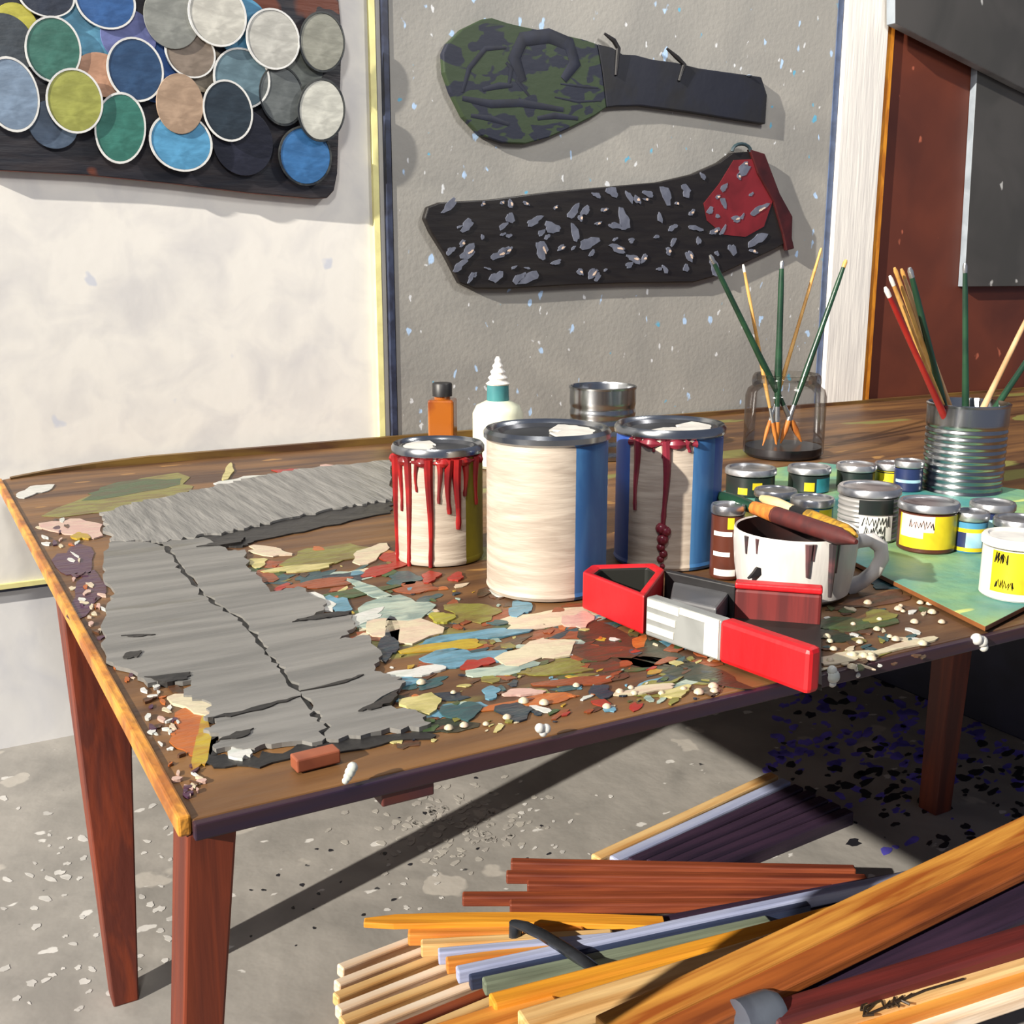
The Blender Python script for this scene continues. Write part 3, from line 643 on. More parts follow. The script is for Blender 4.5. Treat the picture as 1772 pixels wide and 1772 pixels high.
tin('tin_can', 'open empty tin can behind the white can with maroon drips', (984, 1098, 800, 668), 5, 'tin can', group='ribbed tin cans')
tc, tr, th_, tf = tin('tin_can', 'tall ribbed tin can holding brushes on the right of the table', (1594, 1728, 868, 697), 10, 'tin can', group='ribbed tin cans')
# glass jar
jc, jr, jh, jf = stand(1285, 1422, 800, 655)
t = thing('glass_jar', 'clear glass jar holding five brushes in front of the white post', 'jar', (jc.x, jc.y, TZ))
zt = TZ + jh
G = glass_mat('clear_glass', (.90, .90, .91))
MB().lathe([(jr * .9, TZ + .002), (jr, TZ + .012), (jr, zt - .05), (jr * .95, zt - .03), (jr * .80, zt - .016), (jr * .78, zt - .012)], (jc.x, jc.y, 0), 48, cap1=False).build('body', G, t)
MB().lathe([(jr * .76, zt - .022), (jr * .84, zt - .020), (jr * .86, zt - .008), (jr * .84, zt + .006), (jr * .79, zt + .014), (jr * .74, zt + .012), (jr * .73, zt - .01)], (jc.x, jc.y, 0), 48, cap0=False, cap1=False).build('neck', glass_mat('neck_glass', (.93, .92, .90)), t)
MB().lathe([(jr * .93, TZ + .004), (jr * .95, TZ + .012), (jr * .95, TZ + .030), (jr * .1, TZ + .032)], (jc.x, jc.y, 0), 40).build('paint_sediment', mat('dark_sediment', (44, 42, 44), (30, 30, 34), scale=12, rough=.3), t)

# --------------------------------------------------------------- brushes
M_gh = mat('dark_green_handle', (32, 66, 44), (24, 50, 36), scale=10, rough=.3, coat=.3)
M_th = mat('tan_wood_handle', (206, 160, 92), (184, 134, 70), scale=10, stretch=(4, 4, 1), rough=.4)
M_bw = mat('pale_wood_handle', (196, 158, 118), (170, 130, 92), scale=10, rough=.4)
M_rh = mat('red_handle', (158, 34, 28), (136, 26, 24), scale=10, rough=.35)
M_silver = mat('silver_ferrule', (206, 206, 204), (180, 180, 180), scale=10, rough=.25, metal=.9)
M_bris = mat('orange_bristle', (206, 126, 50), (180, 100, 40), scale=20, stretch=(4, 4, 1), rough=.6)
M_wtip = mat('white_tip', (226, 222, 214), (210, 206, 198), rough=.4)
def brush(label, top, foot, w, m, mtip, group, bristle=M_bris, bulge=1.25, bl=.05):
    """handle end up at `top`, bristles down at `foot`"""
    top, foot = Vector(top), Vector(foot); d = foot - top; L = d.length; n = d / L
    t = thing('paintbrush', label, 'paintbrush', foot, group)
    mb = MB(); P = []; Rr = []
    for f, s in ((.03, .7), (.12, .9), (.4, 1.0), (.62, bulge), (.74, 1.0), (.80, .8)):
        P.append(top + n * L * f); Rr.append(w * s)
    hd_ = mb.tube(P, Rr, 10).build('handle', m, t)
    MB().tube([top - n * .001, top + n * L * .012, top + n * L * .04], [w * .45, w * .8, w * .76], 10).build('handle_tip', mtip, hd_)
    MB().tube([top + n * L * .79, top + n * L * .88], [w * .85, w * 1.05], 10).build('ferrule', M_silver, t)
    MB().tube([top + n * L * .875, top + n * L * .93, top + n * L], [w * 1.05, w * 1.2, w * .3], 10).build('bristles', bristle, t)
    return t
def jar_brush(label, px, py, dy, m, mt, w, ang, mouth, cen, rad, z0, group, **k):
    """top on the ray of (px, py) at a depth dy behind the jar axis; passes the mouth point; foot on the jar floor"""
    top = on_y(px, py, cen.y + dy)
    mx = on_y(mouth[0], mouth[1], cen.y + dy * .35)
    d = (mx - top); tt = (z0 - top.z) / d.z; foot = top + d * tt
    # keep the foot within the jar
    off = Vector((foot.x - cen.x, foot.y - cen.y, 0)); lim = rad * .72
    if off.length > lim: foot = Vector((cen.x, cen.y, 0)) + off * (lim / off.length); foot.z = z0
    return brush(label, top, foot, w, m, mt, group, **k)
zj = TZ + .036; GJ = 'brushes in the glass jar'
jar_brush('dark green brush handle leaning far left out of the glass jar', 1229, 442, .03, M_gh, M_silver, .008, 0, (1322, 632), jc, jr, zj, GJ)
jar_brush('thin tan brush handle with white tip, leaning left in the glass jar', 1286, 458, .05, M_th, M_wtip, .005, 0, (1318, 630), jc, jr, zj, GJ)
jar_brush('dark green brush handle standing upright in the glass jar', 1353, 452, .02, M_gh, M_silver, .009, 0, (1347, 640), jc, jr, zj, GJ)
jar_brush('thin tan brush handle leaning right, in front of the white post edge', 1421, 430, .06, M_th, M_th, .005, 0, (1358, 630), jc, jr, zj, GJ)
jar_brush('dark green brush handle leaning right in front of the white post', 1464, 450, -.02, M_gh, M_th, .008, 0, (1396, 640), jc, jr, zj, GJ)
GT = 'brushes in the tall ribbed tin'; zt_ = TZ + .014
jar_brush('red brush handle with white tip, leftmost in the ribbed tin', 1532, 498, -.02, M_rh, M_wtip, .007, 0, (1622, 694), tc, tr, zt_, GT)
jar_brush('tan brush handle next to the red one in the ribbed tin', 1540, 478, .01, M_th, M_wtip, .006, 0, (1626, 692), tc, tr, zt_, GT)
jar_brush('tan brush handle, tallest of the tight bunch in the ribbed tin', 1548, 464, .03, M_th, M_th, .006, 0, (1631, 690), tc, tr, zt_, GT)
jar_brush('pale tan brush handle beside the green one of the tight bunch in the ribbed tin', 1560, 466, .045, M_bw, M_th, .006, 0, (1638, 690), tc, tr, zt_, GT)
jar_brush('green brush handle with silver end at the right of the tight bunch', 1574, 464, .02, M_gh, M_silver, .008, 0, (1630, 692), tc, tr, zt_, GT)
jar_brush('dark green brush handle standing upright in front of the dark grey sheet', 1670, 456, .02, M_gh, M_silver, .007, 0, (1671, 690), tc, tr, zt_, GT)
jar_brush('pale wood brush handle leaning right out of the ribbed tin', 1785, 535, .02, M_bw, M_bw, .007, 0, (1688, 692), tc, tr, zt_, GT)
jar_brush('dark green brush handle leaning lowest to the right out of the ribbed tin', 1800, 590, -.02, M_gh, M_gh, .008, 0, (1712, 700), tc, tr, zt_, GT)
# --------------------------------------------------- painted board under the jars
M_board = mat('teal_green_painting', (58, 128, 126), (150, 176, 100), scale=2.2, stretch=(1.2, 1.2, 1), rough=.5, bump=.25, bscale=30, lo=.40, hi=.60,
              specks=(((186, 196, 116), 12, .4, (.5, 2.4, 1), .3),))
BZ = TZ + .0045; BT = .008
ps = [T(x, y, BZ + BT) for x, y in [(1242, 855), (1705, 1084), (1850, 1010), (1790, 850), (1420, 800), (1320, 812)]]
c = sum(ps, Vector()) / 6
bo = MB().prism(ps, (0, 0, -BT), 0, 1).build('painted_board', [M_board, mat('board_edge', (128, 78, 40), (96, 56, 32), rough=.5)], origin=(c.x, c.y, BZ), bevel=.001)
tag(bo, 'teal and yellow-green painted board lying under the small jars', 'painted board')
JZ = BZ + BT + .0005
# -------------------------------------------------------------- small jars
M_lid = mat('grey_jar_lid', (206, 206, 208), (136, 138, 144), scale=14, rough=.28, metal=.85)
def jm(n, c1, c2=None, **k): return mat(n, c1, c2 or tuple(int(v * .8) for v in c1), scale=12, rough=k.pop('rough', .35), **k)
M_jdark = jm('dark_jar_glass', (30, 34, 34), (22, 40, 36)); M_jy = jm('yellow_jar_label', (208, 188, 34), (182, 160, 30)); M_jt = jm('teal_jar_paint', (36, 108, 116), (52, 130, 150))
M_jb = jm('blue_jar_paint', (70, 132, 164)); M_jw = jm('white_jar_label', (224, 222, 216), (200, 198, 194)); M_jp = jm('pink_jar_label', (222, 196, 190), (206, 178, 172)); M_jn = jm('navy_jar_paint', (34, 44, 84)); M_jbr = jm('brown_jar_paint', (84, 42, 30))
M_jcy = jm('pale_blue_jar_label', (164, 200, 212), (120, 160, 178)); M_ink = mat('black_ink', (26, 24, 24), rough=.5)
M_jgrey = mat('ribbed_grey_tin', (160, 158, 156), (120, 118, 118), scale=8, stretch=(1, 1, 6), rough=.4, metal=.3)
def scribble(mb, c, r, face, z, s0, s1, hgt, seed, rad=.0011):
    rr = random.Random(seed); pts = []
    n = 16
    for q in range(n + 1):
        f = q / n; pts.append(surf(c, r * 1.008, face, s0 + (s1 - s0) * f + rr.uniform(-.03, .03), z + hgt * (.5 if q % 2 else -.5) * rr.uniform(.4, 1)))
    mb.tube(pts, rad, 5)
def jar(label, dims, bodym, bands, ribs=0, z=JZ, lid=True, writing=None, lidm=None, name='paint_jar', lidh=.016):
    """bands: (f_lo, f_hi, s_lo, s_hi, slot) label patches on the jar wall"""
    c, r, h, face = stand(*dims, z); zt = z + h
    t = thing(name, label, 'paint jar', (c.x, c.y, z), 'small paint jars on the painted board')
    ms = [bodym[0]] + list(bodym[1:])
    prof = [(r * .92, z), (r * .97, z + .003)]
    nn = 26
    for q in range(nn + 1):
        f = q / nn; prof.append((r * .97 * (1 + (.02 * math.sin(f * ribs * 2 * PI) if ribs else 0)), z + .004 + (h - lidh - .006) * f))
    MB().lathe(prof, (c.x, c.y, 0), 64).build('body', ms[0], t)
    MB().lathe([(r * .98, zt - lidh), (r * 1.03, zt - lidh + .002), (r * 1.03, zt - .004), (r * .98, zt), (r * .86, zt), (r * .82, zt - .003), (r * .02, zt - .003)], (c.x, c.y, 0), 48).build('lid', lidm or M_lid, t)
    first = None
    for q, (lo, hi, sl, sh, k) in enumerate(bands):
        lo = max(lo, .04); hi = min(hi, (h - lidh - .003) / h)
        if hi <= lo: continue
        full = sh - sl > 6; sl, sh = (-PI, PI) if full else (sl, sh); n = 40 if full else 16
        ro = r * (.99 if ribs else .976) + .0003 * q; vs = []; fs = []
        for m_ in range(n + 1):
            sg = sl + (sh - sl) * m_ / n
            for rr_ in (ro, ro - .0012):
                vs += [surf(c, rr_, face, sg, z + h * lo), surf(c, rr_, face, sg, z + h * hi)]
        for m_ in range(n):
            a = m_ * 4; b = a + 4; fs += [(a, b, b + 1, a + 1), (a + 2, a + 3, b + 3, b + 2), (a, a + 2, b + 2, b), (a + 1, b + 1, b + 3, a + 3)]
        fs += [(0, 1, 3, 2), (4 * n, 4 * n + 2, 4 * n + 3, 4 * n + 1)]
        lb = MB().add(vs, fs, 0, True).build('paper_label' if ms[k] in (M_jy, M_jw, M_jp, M_jcy) else 'paint_band', ms[k], t)
        if first is None: first = lb
    if writing:
        mb = MB()
        for (zf, s0, s1, hg, sd) in writing: scribble(mb, c, r * (.99 if ribs else .978), face, z + h * zf, s0, s1, hg, sd)
        mb.build('handwriting', M_ink, first)
    return c, r, h, face
jar('dark jar with yellow marks and grey lid, leftmost in the back row', (1254, 1340, 862, 808), [M_jdark, M_jy, M_jt], [(.1, .35, -.5, -.1, 1), (.3, .55, .1, .5, 1)])
jar('dark green jar with yellow mark and shiny lid, second from left in the back row', (1362, 1434, 855, 806), [M_jdark, M_jy, M_jt], [(.1, .45, -.2, .3, 1), (.0, .6, .4, 1.4, 2)])
jar('squat jar with white-streaked lid in the back row, behind the grey ribbed tin', (1446, 1512, 850, 802), [M_jdark, M_jw], [])
jar('jar with broad yellow label in the back row, left of the tall ribbed tin', (1512, 1566, 845, 800), [M_jy, M_jdark], [(.62, 1, -4, 4, 1)])
jar('navy jar tucked against the left side of the tall ribbed tin', (1545, 1594, 852, 796), [M_jn, M_jcy], [(.3, .4, -1, 1, 1)])
jar('teal jar with grey lid behind the brush on the mug', (1304, 1376, 895, 846), [M_jt, M_jb], [(.2, .7, -.2, .8, 1)])
jar('blue jar with yellow label on its right, just left of the grey ribbed tin', (1366, 1440, 915, 860), [M_jb, M_jy, M_jt], [(0, .9, .35, 1.2, 1), (0, .9, -1.5, -.7, 2)])
jar('tall grey ribbed tin with white handwritten label among the jars', (1446, 1550, 942, 840), [M_jgrey, M_jw, M_jdark], [(.05, .52, -.25, .9, 1), (.55, .85, -.3, .9, 2)], ribs=9,
    writing=[(.42, -.15, .75, .022, 3), (.25, -.1, .6, .02, 5), (.12, .1, .6, .014, 6)])
jar('clear jar with pink and yellow handwritten label, middle of the front row', (1550, 1650, 960, 866), [M_jbr, M_jp, M_jy], [(.10, .78, -1.1, 1.6, 2), (.45, .78, -1.0, .25, 1), (.32, .45, -1.0, -.1, 1)],
    writing=[(.60, -.6, .25, .018, 9)])
jar('small jar with pale blue label and yellow bands, right of the pink and yellow one', (1646, 1704, 958, 884), [M_jb, M_jcy, M_jy, M_jn], [(.0, .14, -4, 4, 2), (.52, .62, -4, 4, 2), (.14, .52, -.2, .8, 1), (.14, .52, -1.4, -.2, 3)])
jar('jar with streaked grey lid directly in front of the tall ribbed tin', (1676, 1750, 925, 868), [M_jn, M_jcy], [(.1, .5, -1, 1, 1)])
jar('dark jar with broad grey lid at the right edge, behind the white-labelled jar', (1716, 1800, 965, 896), [M_jdark, M_jcy], [])
jar('big white jar with yellow label, on the front corner of the painted board', (1693, 1810, 1044, 925), [M_jw, M_jy, jm('pale_pink_jar', (226, 208, 196))], [(.14, .84, -.72, .35, 1), (.0, 1, .5, 2, 2)],
    writing=[(.28, -.55, .0, .016, 12), (.70, -.6, -.25, .02, 14)], lidm=M_jw)
jar('brown glass jar with white drips between the white can and the mug', (1226, 1284, 1004, 872), [M_jbr, M_jw, M_jy], [(.05, .14, -.8, .6, 1), (.32, .38, -.9, .2, 1), (.6, .66, -.9, .3, 1), (.7, .92, .0, .4, 2)], z=TZ + .003)

# ------------------------------------------------------------------- mug
mc, mr, mh, mface = stand(1264, 1474, 1056, 912)
zt = TZ + mh
t = thing('mug', 'paint-stained white enamel mug with handle, behind the open red carton', 'mug', (mc.x, mc.y, TZ))
M_mug = mat('white_mug_enamel', (206, 202, 196), (190, 186, 182), scale=7, stretch=(3, 3, .7), rough=.35, bump=.15)
MB().lathe([(mr * .80, TZ + .002), (mr * .90, TZ + .01), (mr * .97, TZ + .05), (mr, TZ + .09), (mr, zt - .004), (mr * .985, zt), (mr * .955, zt - .002)], (mc.x, mc.y, 0), 72, cap1=False).build('cup', M_mug, t)
MB().lathe([(mr * .955, zt - .002), (mr * .95, zt - .035), (mr * .94, zt - .06), (mr * .02, zt - .062)], (mc.x, mc.y, 0), 64, cap0=False).build('inside', mat('dark_mug_inside', (58, 30, 26), (34, 24, 24), scale=10, rough=.35), t)
hp = []
ra = Vector((RT.x, RT.y, 0)).normalized()
for x, y in [(1462, 948), (1484, 936), (1508, 934), (1524, 946), (1526, 966), (1514, 988), (1492, 1006), (1464, 1018)]:
    # handle in the vertical plane through the mug axis, parallel to the picture
    nrm = Vector((FW.x, FW.y, 0)).normalized(); d = _ray(x, y); k = (mc - CAM).dot(nrm) / d.dot(nrm); hp.append(CAM + d * k)
MB().tube(hp, [.012, .010, .010, .010, .010, .010, .010, .013], 12, flat=1.3).build('handle', M_mug, t)
mb = MB()
for s, l, w, w2 in [(.22, .055, .006, 1), (.30, .028, .003, 1), (.62, .09, .007, 1), (.70, .05, .005, 1), (-.85, .03, .004, 1), (-.62, .025, .003, 1)]:
    MB().tube([surf(mc, mr * .998, mface, s, zt - .004 - l * q / 6) for q in range(7)], [w * (1.2 - q / 8) for q in range(7)], 8).build('paint_drip', mat('dark_drip', (56, 50, 52), (92, 60, 62), scale=20, rough=.35), t)
mb = MB(); mb.lathe([(.016, 0), (.010, .003), (.001, .004)], (0, 0, 0), 8)
mb = MB(); q0 = surf(mc, mr * .985, mface, -.62, TZ + mh * .45)
mb.prism([q0 + Vector((ra.x * a, ra.y * a, b)) - Vector((FW.x, FW.y, 0)) * .006 for a, b in ((-.014, -.008), (-.006, .002), (0, .012), (.010, .010), (.012, .002), (.004, -.002))], Vector((FW.x, FW.y, 0)) * .01)
mb.build('black_spot', M_black, t)
# brushes lying across the mug
GM = 'brushes lying across the mug'
za = zt + .012
def lying(label, p, q, za, zb, w, m, mfer, mb2, split, nm='paintbrush'):
    a, b = T(*p, za), T(*q, zb); d = b - a; L = d.length; n = d / L
    t = thing(nm, label, 'paintbrush', a, GM)
    MB().tube([a, a + n * .02, a + n * L * .18, a + n * L * split], [w * .5, w * .8, w, w * .8], 10).build('handle', m, t)
    MB().tube([a + n * L * (split - .01), a + n * L * (split + .16)], [w * .9, w * 1.15], 10).build('ferrule', mfer, t)
    MB().tube([a + n * L * (split + .15), a + n * L * .9, b], [w * 1.15, w * 1.1, w * .3], 10).build('bristles', mb2, t)
lying('dark green brush with orange middle lying across the mug in front', (1238, 856), (1482, 938), za + .004, za + .002, .013, M_gh, M_bris, mat('dark_red_bristle', (88, 34, 30), (66, 28, 28), scale=20, rough=.6), .32)
lying('cream and yellow brush lying across the mug behind the green one', (1318, 862), (1482, 928), za + .004, za + .002, .012, mat('cream_handle', (226, 200, 150), (206, 176, 120), scale=20, rough=.4), M_black, mat('yellow_bristle', (178, 132, 34), (120, 92, 30), scale=20, stretch=(2, 6, 6), rough=.6), .38)

# --------------------------------------------------------- open red carton
M_redc = mat('bright_red_card', (196, 22, 30), (176, 16, 24), scale=9, stretch=(3, 3, 1), rough=.45, bump=.08)
M_dred = mat('dark_red_card', (108, 32, 30), (84, 24, 24), scale=9, stretch=(8, 8, .4), rough=.6)
M_grn = mat('dark_carton_inside', (34, 34, 30), (24, 26, 24), scale=9, rough=.5)
M_gry = mat('grey_carton_band', (138, 140, 138), (120, 122, 120), scale=9, rough=.45)
M_crm = mat('cream_carton_stripe', (224, 222, 206), (206, 204, 188), scale=9, rough=.45)
ct = thing('open_carton', 'open red carton with grey and cream band at the front edge of the table', 'carton', T(1210, 1130))
ZC = TZ + .004
fr_b = [(1004, 1070), (1085, 1092), (1215, 1148), (1378, 1206)]
fr_t = [(1008, 988), (1115, 1030), (1245, 1072), (1402, 1125)]
def height_for(p, y):
    h = .05
    for _ in range(30): h += (project(p + Vector((0, 0, h)))[1] - y) * depth(p) / FPX
    return h
HC = sum(height_for(T(*fr_b[q], ZC), fr_t[q][1]) for q in range(4)) / 4 * .96
ZT = ZC + HC
A, B, C_, D = [T(x, y, ZT) for x, y in fr_t]
Hk, Gk, Fk, Ek = [T(x, y, ZT) for x, y in ((1024, 976), (1150, 984), (1272, 1010), (1424, 1021))]
G2 = T(1132, 973, ZT)
def panel(a, b, th, m, name, z0=ZC, z1=ZT, bev=.005, par=None, off=0.0):
    """upright wall from a to b, thickness away from the viewer"""
    d = (b - a); d.z = 0; d.normalize(); nr = Vector((-d.y, d.x, 0)); a = a + nr * off; b = b + nr * off
    P = [a, b, b + nr * th, a + nr * th]
    return MB().frustum([(p.x, p.y, z0) for p in P], [(p.x, p.y, z1) for p in P]).build(name, m, par or ct, bevel=bev)
# left end: a red block with a hollow dark top
ring = [A, B, Gk, G2, Hk]; cen = sum(ring, Vector()) / 5
inn = [cen + (p - cen) * .74 for p in ring]
n = 5; vs = [(p.x, p.y, ZC) for p in ring] + [(p.x, p.y, ZT) for p in ring] + [(p.x, p.y, ZT - .004) for p in inn] + [(p.x, p.y, ZT - .05) for p in inn]
fs = [tuple(range(n))]
for q in range(n):
    r2 = (q + 1) % n; fs += [(q, r2, n + r2, n + q), (n + q, n + r2, 2 * n + r2, 2 * n + q), (2 * n + q, 2 * n + r2, 3 * n + r2, 3 * n + q)]
fs.append(tuple(range(3 * n, 4 * n)))
MB().add(vs, fs, [0] + [0, 0, 1] * n + [1]).build('red_end', [M_redc, M_grn], ct, bevel=.004)
band = panel(B, C_, .022, M_gry, 'grey_band', z1=ZT - .003, off=.004, bev=.003)
band['label'] = 'grey band with cream stripes'
panel(C_, D, .026, M_redc, 'red_panel', bev=.007)
dn = (C_ - B); dn.z = 0; dn.normalize(); nn_ = Vector((-dn.y, dn.x, 0))
for f0, f1, z0, z1 in [(.03, .46, .74, .92), (.03, .42, .44, .60), (.03, .40, .14, .30), (.47, .98, .80, .95), (.80, .98, .06, .79)]:
    a = B.lerp(C_, f0) + nn_ * .0025; b = B.lerp(C_, f1) + nn_ * .0025; P = [a, b, b + nn_ * .003, a + nn_ * .003]
    MB().frustum([(p.x, p.y, ZC + HC * z0) for p in P], [(p.x, p.y, ZC + HC * z1) for p in P]).build('cream_stripe', M_crm, band)
panel(Gk, Fk, .012, M_black, 'back_panel', z1=ZT - .004, bev=.002)
panel(Fk, Ek, .022, M_dred, 'flap', z1=ZT - .008)
panel(Fk, Ek, .024, M_redc, 'flap_edge', z0=ZT - .008, z1=ZT + .002, bev=.003, off=-.001)
P = [B + nn_ * .03, C_ + nn_ * .03, D + nn_ * .03, Ek, Fk, Gk]
MB().prism([(p.x, p.y, ZC) for p in P], (0, 0, .008)).build('bottom', M_grn, ct)
# dark grey lump inside
P = [T(x, y, ZT - .015) for x, y in ((1165, 1003), (1262, 1022), (1240, 1050), (1160, 1032))]
MB().prism([(p.x, p.y, ZC + .008) for p in P], (0, 0, HC * .6)).build('grey_insert', mat('grey_insert', (96, 96, 98), (78, 78, 80), rough=.35), ct, bevel=.004)

# little wood offcut on the table front
pa = T(512, 1326); 
wb = MB().box(T(546, 1312, TZ + .010), (.052, .022, .016), Matrix.Rotation(.05, 3, 'Z')).build('wood_block', mat('red_brown_offcut', (150, 84, 56), (120, 62, 42), scale=9, rough=.5), origin=T(546, 1312, TZ + .003), bevel=.002)
tag(wb, 'small reddish wood block on the black painted shadow at the front edge of the table', 'wood block')
# ------------------------------------------------------- wood on the floor
def wood(n, c1, c2, **k): return mat(n, c1, c2, scale=3, stretch=(.8, 14, 14), rough=k.get('rough', .55), bump=.25, bscale=5, lo=.36, hi=.64)
W_pale = wood('pale_pine', (226, 190, 132), (190, 142, 84)); W_white = wood('bleached_pine', (242, 226, 204), (214, 178, 140)); W_orange = wood('orange_pine', (214, 146, 62), (180, 106, 40))
W_ochre = wood('ochre_pine', (226, 156, 44), (200, 128, 36)); W_red = wood('red_brown_stained_wood', (136, 66, 36), (98, 42, 26)); W_purple = wood('dark_purple_shaded_wood', (54, 36, 56), (34, 24, 42)); W_mar = wood('maroon_stained_wood', (98, 34, 30), (70, 26, 26))  # dark purple puts the shade on and between the sticks into the colour
W_rb = wood('reddish_brown_plank', (168, 92, 40), (120, 60, 28)); W_lilac = wood('pale_lilac_painted_wood', (172, 180, 208), (146, 154, 186)); W_gold = wood('golden_pine', (220, 158, 70), (158, 84, 32)); W_green = wood('grey_green_wood', (122, 132, 112), (92, 100, 84))
G_W = 'loose lengths of wood on the floor'
def stick(label, p, q, z0, z1, w, tk, m, name='wood_stick', bow=0.0, tip=False, m2=None):
    """p, q: ends of the middle line of the top face; z: height of the top face; local X runs along the length"""
    a = on_z(*p, z0); b = on_z(*q, z1); d = b - a; L = d.length; x = d / L
    y = Vector((0, 0, 1)).cross(x).normalized(); z = x.cross(y)
    n = 10; vs = []; fs = []
    for i in range(n + 1):
        f = i / n; off = bow * math.sin(PI * f); ww = w
        if tip and f < .12: ww = w * (.45 + .55 * math.sqrt(f / .12))
        for sy, sz in ((-.5, -tk), (.5, -tk), (.5, 0), (-.5, 0)): vs.append((L * f, sy * ww + off, sz))
    for i in range(n):
        for k in range(4): fs.append((i * 4 + k, i * 4 + (k + 1) % 4, i * 4 + 4 + (k + 1) % 4, i * 4 + 4 + k))
    fs += [(3, 2, 1, 0), tuple(range(4 * n, 4 * n + 4))]
    o = MB().add(vs, fs).build(name, m, bevel=min(w, tk) * .16)
    o.matrix_basis = Matrix(((x.x, y.x, z.x, a.x), (x.y, y.y, z.y, a.y), (x.z, y.z, z.z, a.z), (0, 0, 0, 1)))
    return tag(o, label, 'wood', G_W)
# A: dark bundle at the back, shade put into its purple
for i in range(7):
    f = i / 6
    p = (1030 + f * 190, 1482 + f * 18); q = (1340 + f * 130, 1338 + f * 62)
    stick(['pale pine slat on the upper left edge of the dark bundle', 'pale pine slat second from the upper edge of the dark bundle', 'dark purple slat third from the upper edge of the dark bundle', 'dark purple slat in the middle of the dark bundle',
           'dark purple slat third from the lower right side of the dark bundle', 'dark purple slat second from the lower right side of the dark bundle', 'dark purple slat on the lower right side of the dark bundle'][i],
          p, q, .046 - .002 * i, .046 - .002 * i, .030, .04, (W_pale, W_lilac, W_purple, W_purple, W_purple, W_purple, W_purple)[i], 'batten')
# B: red-brown slats
for (p, q, z, w, lab) in [((884, 1488), (1480, 1500), .075, .022, 'red-brown slat at the top of the red-brown stack'), ((876, 1509), (1500, 1516), .100, .022, 'red-brown slat second from the top of the red-brown stack'),
                     ((912, 1526), (1440, 1530), .088, .020, 'red-brown slat with its end set back, third in the red-brown stack'), ((800, 1547), (1420, 1545), .085, .024, 'red-brown slat reaching furthest left in the red-brown stack'),
                     ((882, 1560), (1380, 1558), .092, .022, 'lowest red-brown slat, just above the orange rounded slat')]:
    stick(lab, p, q, z, z, w, .022, W_red, 'batten')
stick('flat orange slat with rounded left tip pointing left over the floor', (630, 1592), (1150, 1594), .112, .100, .036, .012, W_ochre, 'batten', bow=.012, tip=True)
# D lower: pale fan
fan = [((588, 1672), (745, 1612)), ((582, 1700), (770, 1628)), ((580, 1722), (800, 1636)), ((584, 1744), (820, 1652)), ((590, 1764), (850, 1664)), ((604, 1784), (870, 1680)), ((640, 1796), (890, 1694)), ((680, 1800), (905, 1706))]
names = ['topmost pale stick of the fan at the lower left', 'second pale stick from the top of the fan at the lower left', 'third pale stick from the top of the fan at the lower left', 'fourth pale stick from the top of the fan at the lower left',
         'fifth pale stick of the fan, with a light worn end', 'sixth stick of the pale fan, near the bottom edge of the photo', 'red-brown stick low in the pale fan', 'lowest pale stick of the fan, cut by the bottom edge']
for i, (p, q) in enumerate(fan):
    stick(names[i], p, q, .078, .060, .021, .022, (W_white, W_white, W_pale, W_white, W_pale, W_white, W_red, W_pale)[i])
for i, (p, q) in enumerate(fan[:6]):
    stick(['lower pale stick just under the %s stick of the pale fan' % k for k in ('first', 'second', 'third', 'fourth', 'fifth', 'sixth')][i], (p[0] + 18, p[1] + 24), (q[0] + 10, q[1] + 22), .048, .036, .021, .022, W_pale)
# D upper: tied sticks
for (p, q, z0, z1, w, m, lab) in [((706, 1610), (1010, 1604), .098, .098, .026, W_orange, 'orange-tan stick at the top of the tied bundle'),
        ((728, 1630), (1060, 1612), .104, .110, .024, W_pale, 'pale stick second from the top of the tied bundle'),
        ((758, 1644), (1120, 1612), .112, .118, .018, W_lilac, 'short lilac-grey stick in the middle of the tied bundle'),
        ((772, 1660), (1180, 1606), .108, .114, .020, W_orange, 'orange stick under the lilac one in the tied bundle'),
        ((790, 1676), (1620, 1500), .118, .150, .020, W_lilac, 'long lilac-grey stick reaching from the tied bundle far to the right'),
        ((812, 1688), (1400, 1562), .110, .134, .018, wood('navy_painted_wood', (44, 56, 84), (30, 36, 58)), 'thin navy stick under the long lilac-grey stick in the tied bundle'),
        ((836, 1696), (1330, 1588), .112, .132, .022, W_green, 'grey-green stick at the lower side of the tied bundle')]:
    stick(lab, p, q, z0, z1, w, .026, m)
# black strap round the bundle
mb = MB(); sp = [on_z(x, y, .132) for x, y in ((892, 1598), (910, 1604), (940, 1618), (975, 1640), (1005, 1660), (1024, 1672))]
sp = [sp[0] + Vector((0, 0, -.05))] + sp + [sp[-1] + Vector((0, 0, -.04))]
o = mb.tube(sp, .014, 10, flat=.7).build('strap', mat('black_rubber', (44, 47, 52), (34, 36, 40), scale=20, rough=.25), origin=sp[0]); tag(o, 'black rubber strap lying across the bundle of sticks', 'strap')
